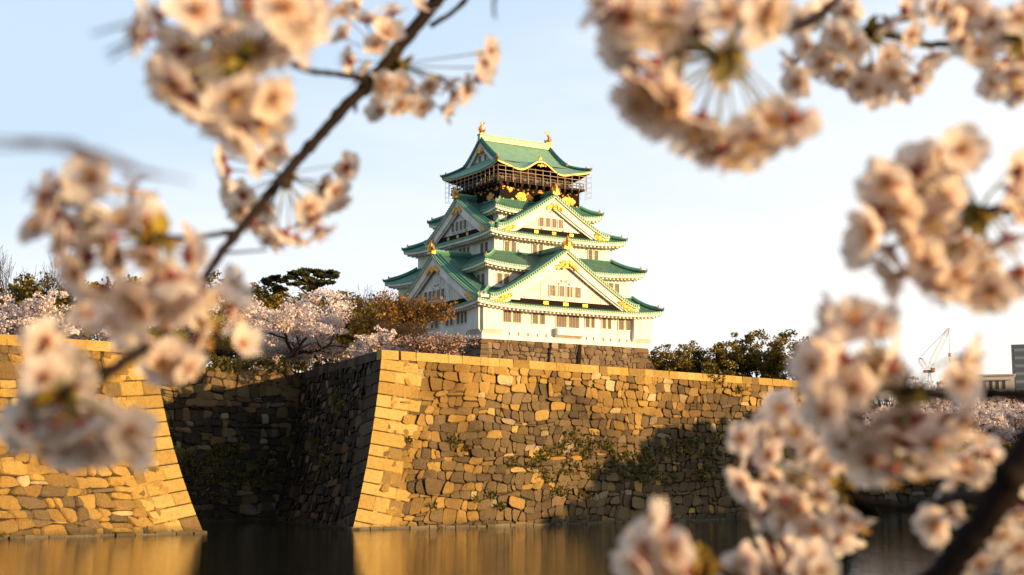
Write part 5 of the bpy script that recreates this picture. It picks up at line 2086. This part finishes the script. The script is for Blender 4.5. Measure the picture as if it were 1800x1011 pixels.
# B: the spray hanging from the top right
branch('cherry spray hanging from the top right edge with a big blurred drooping cluster', (1400, 40, 1.2),
       [[(1500, -40, 1.45, .0050), (1470, -5, 1.44, .0048), (1440, 28, 1.4, .0044), (1395, 48, 1.3, .0040), (1350, 60, 1.15, .0036), (1310, 82, 1.02, .0036), (1285, 100, .96, .0036)],
        [(1860, 40, 1.5, .0048), (1740, 68, 1.47, .0040), (1680, 76, 1.45, .0038), (1620, 78, 1.43, .0036), (1580, 66, 1.42, .0038), (1540, 58, 1.41, .004), (1520, 52, 1.4, .004)],
        [(1525, 52, 1.4, .003), (1560, 40, 1.42, .0026), (1620, 30, 1.45, .0024), (1700, 5, 1.5, .0024), (1740, -30, 1.55, .0024)],
        [(1840, 60, 1.3, .0036), (1800, 66, 1.26, .0034), (1785, 66, 1.24, .0034)]],
       [(1278, 100, .95, [(1280, 25), (1150, 40), (1100, 28), (1062, 15), (1108, 108), (1132, 150), (1160, 190), (1202, 222), (1240, 252), (1272, 272), (1322, 242), (1355, 212), (1395, 212), (1302, 255), (1192, 90), (1222, 55), (1345, 25), (1185, 20), (1130, 60), (1090, 70), (1150, 120), (1340, 10), (1230, 215), (1180, 175), (1375, 230), (1120, 180)], .3, FR * 1.22),
        (1530, 58, 1.4, [(1402, 40), (1422, 82), (1392, 112), (1442, 112), (1482, 132), (1512, 152), (1542, 160), (1592, 152), (1622, 120), (1642, 100), (1500, 80), (1562, 40), (1592, 18), (1472, 60), (1560, 100), (1452, 15), (1402, 145), (1602, 60), (1430, 30), (1490, 20), (1530, 120), (1612, 142), (1460, 90), (1570, 130), (1640, 20), (1500, 110)], .15, FR),
        (1788, 66, 1.24, [(1702, 20), (1742, 40), (1722, 92), (1762, 112), (1782, 132), (1792, 165), (1682, 42), (1655, 15), (1792, 30), (1772, 60), (1720, 10), (1750, 145), (1800, 100), (1690, 70)], .3, FR)])
# C: the mid right cluster
branch('round blurred cherry spray reaching in from the right edge halfway up the picture', (1760, 370, 1.05),
       [[(1900, 330, 1.16, .0046), (1850, 350, 1.12, .0044), (1790, 364, 1.07, .0042), (1725, 372, 1.04, .0042)],
        [(1850, 470, 1.2, .0026), (1790, 478, 1.15, .0022), (1730, 488, 1.1, .0018)]],
       [(1725, 372, 1.04, [(1692, 262), (1642, 272), (1612, 352), (1545, 332), (1532, 408), (1562, 442), (1592, 482), (1642, 502), (1682, 482), (1702, 500), (1742, 442), (1782, 340), (1792, 302), (1772, 422), (1652, 422), (1602, 420), (1742, 512), (1792, 480), (1662, 352), (1690, 420), (1580, 370), (1560, 320), (1630, 460), (1720, 470), (1540, 375), (1640, 390), (1610, 300), (1795, 380), (1670, 300)], .3, FR * 1.1)])
# D: the thick limb at the lower right
branch('thick dark cherry limb in the lower right corner with twigs of sunlit flowers', (1700, 900, 1.25),
       [[(1890, 640, .98, .0112), (1835, 745, .98, .0110), (1792, 815, .98, .0108), (1752, 880, .99, .0106), (1707, 945, 1.0, .0105), (1657, 1010, 1.01, .0107), (1600, 1080, 1.02, .0112)],
        [(1752, 874, 1.0, .0052), (1690, 872, 1.12, .0050), (1640, 885, 1.28, .0046), (1590, 893, 1.31, .0046), (1540, 886, 1.33, .0044), (1505, 872, 1.34, .0042), (1485, 858, 1.35, .0042)],
        [(1850, 700, 1.0, .0050), (1760, 692, 1.06, .0048), (1700, 695, 1.09, .0048), (1650, 695, 1.07, .0046), (1600, 688, 1.05, .0046)],
        [(1790, 825, 1.0, .004), (1775, 870, 1.1, .0036), (1745, 905, 1.2, .0034)],
        [(1330, 1040, 1.0, .0040), (1285, 1012, .98, .0036), (1240, 985, .96, .0030)],
        [(1420, 1060, 1.2, .004), (1385, 1020, 1.18, .0036)]],
       [(1480, 852, 1.35, [(1342, 732), (1372, 718), (1302, 770), (1312, 812), (1352, 800), (1302, 850), (1342, 872), (1392, 842), (1422, 792), (1402, 892), (1382, 922), (1432, 932), (1442, 872), (1482, 912), (1512, 922), (1452, 822), (1472, 780), (1502, 842), (1332, 768), (1370, 760), (1420, 850), (1360, 840), (1400, 760), (1330, 905), (1470, 945), (1380, 880)], .5, FR),
        (1592, 690, 1.05, [(1502, 562), (1442, 602), (1542, 572), (1482, 632), (1432, 642), (1502, 682), (1562, 640), (1422, 682), (1452, 722), (1502, 742), (1542, 762), (1592, 792), (1642, 782), (1662, 742), (1692, 742), (1702, 632), (1690, 672), (1522, 702), (1582, 740), (1612, 742), (1470, 560), (1530, 810), (1570, 830), (1480, 780), (1620, 820), (1460, 670), (1540, 650), (1580, 770)], .35, FR * 1.14),
        (1745, 903, 1.22, [(1652, 812), (1692, 800), (1722, 780), (1642, 922), (1662, 950), (1702, 832), (1762, 942), (1792, 902), (1772, 982), (1722, 992), (1792, 842), (1792, 962), (1740, 800), (1670, 900), (1680, 985), (1800, 1000), (1750, 850)], .4, FR),
        (1238, 985, .96, [(1162, 922), (1132, 962), (1122, 992), (1182, 962), (1152, 1002), (1175, 990), (1200, 1010)], .4, FR),
        (1385, 1020, 1.18, [(1312, 990), (1352, 972), (1392, 982), (1432, 982), (1442, 1004), (1302, 1006), (1372, 1002), (1330, 1012), (1412, 1010), (1382, 955)], .4, FR)])
# bare wispy twigs near the lens, far out of focus
for lab, org_, fan in (('bare brown wispy twigs blurred near the lens at the left edge', (120, 262, .52),
                        [[(-80, 236, .50), (40, 250, .51), (110, 262, .52), (170, 276, .53), (250, 300, .55), (340, 320, .56)],
                         [(-80, 262, .50), (50, 258, .51), (110, 258, .52), (180, 268, .52), (240, 292, .54)],
                         [(-60, 246, .52), (60, 246, .52), (130, 250, .52), (200, 290, .53), (280, 312, .55)]]),
                       ('short tuft of dark thin twigs blurred left of the top left blossoms', (250, 70, .7),
                        [[(262, 58, .7), (225, 74, .7), (185, 92, .7)], [(262, 64, .7), (222, 86, .69), (190, 106, .69)], [(260, 40, .7), (215, 44, .7), (160, 60, .7)]])):
    org = at(*org_)
    root = thing('dry_twig', lab, 'twig', tuple(org))
    for st in fan:
        mb = MB()
        n_ = len(st)
        mb.tube([at(*q) - org for q in st], [.0007 * math.sin(math.pi * (i + .6) / (n_ + .2)) + .0002 for i in range(n_)], 5)
        mb.build('twig', M_TWIGB, root, smooth=True)
# the old cherry tree overhead and behind the camera; its crown keeps most of the low sun off the near flowers
TREE_SEED[0] = 700
r = random.Random(71); npr = np.random.RandomState(71)
root = thing('cherry_tree', 'old cherry tree on the near bank behind and above the viewer', 'tree', (7.0, -6.5, 3.2))
out, tips = [], []
grow(r, Vector((0, 0, -.2)), Vector((-.15, .1, 1)).normalized(), 3.0, .24, 0, 3, out, tips, (.9, .7, .7), .02, (6, 4, 3), .3, .6, .8)
mb = MB()
for lev, ps, rd in out:
    mb.tube(ps, rd, 7, 0, .5, False)
mb.build('trunk', M_BARK, root, smooth=True)
C, R = [], []
for k in range(170):
    a = npr.uniform(0, 6.28); q = math.sqrt(npr.rand()) * 6.2
    p = Vector((math.cos(a) * q - 1.5, math.sin(a) * q * .75 + 1.8, 5.3 + npr.normal() * .5))
    if root.location.y + p.y > .6:
        p.y -= 3
    C.append(tuple(p)); R.append((.8, .8, .5))
# unseen boughs added to dapple the sun, gaps cut to light chosen flowers
GAPS = [at(1650, 460, 1.03), at(1590, 430, 1.02), at(1700, 480, 1.02), at(1400, 820, 1.33), at(1480, 900, 1.33), at(1650, 760, 1.03), at(520, 40, .95), at(420, 180, .95), at(1380, 215, .94)]
for k in range(44):
    p = Vector((npr.uniform(-2.5, 3.0), npr.uniform(1.2, 5.2), npr.uniform(2.85, 3.9)))
    if any(((p + root.location - g_).cross(SUN_DIR)).length < .20 for g_ in GAPS):
        continue
    C.append(tuple(p)); R.append((.13, .13, .12))
n = 30000
V, i, P = leaf_faces(npr, np.array(C), np.array(R), n, .075, 0, 1.1)
leaf_mesh('crown', M_BLOSSOM, V, np.clip(.6 + npr.normal(0, .2, n), 0, 1), root)
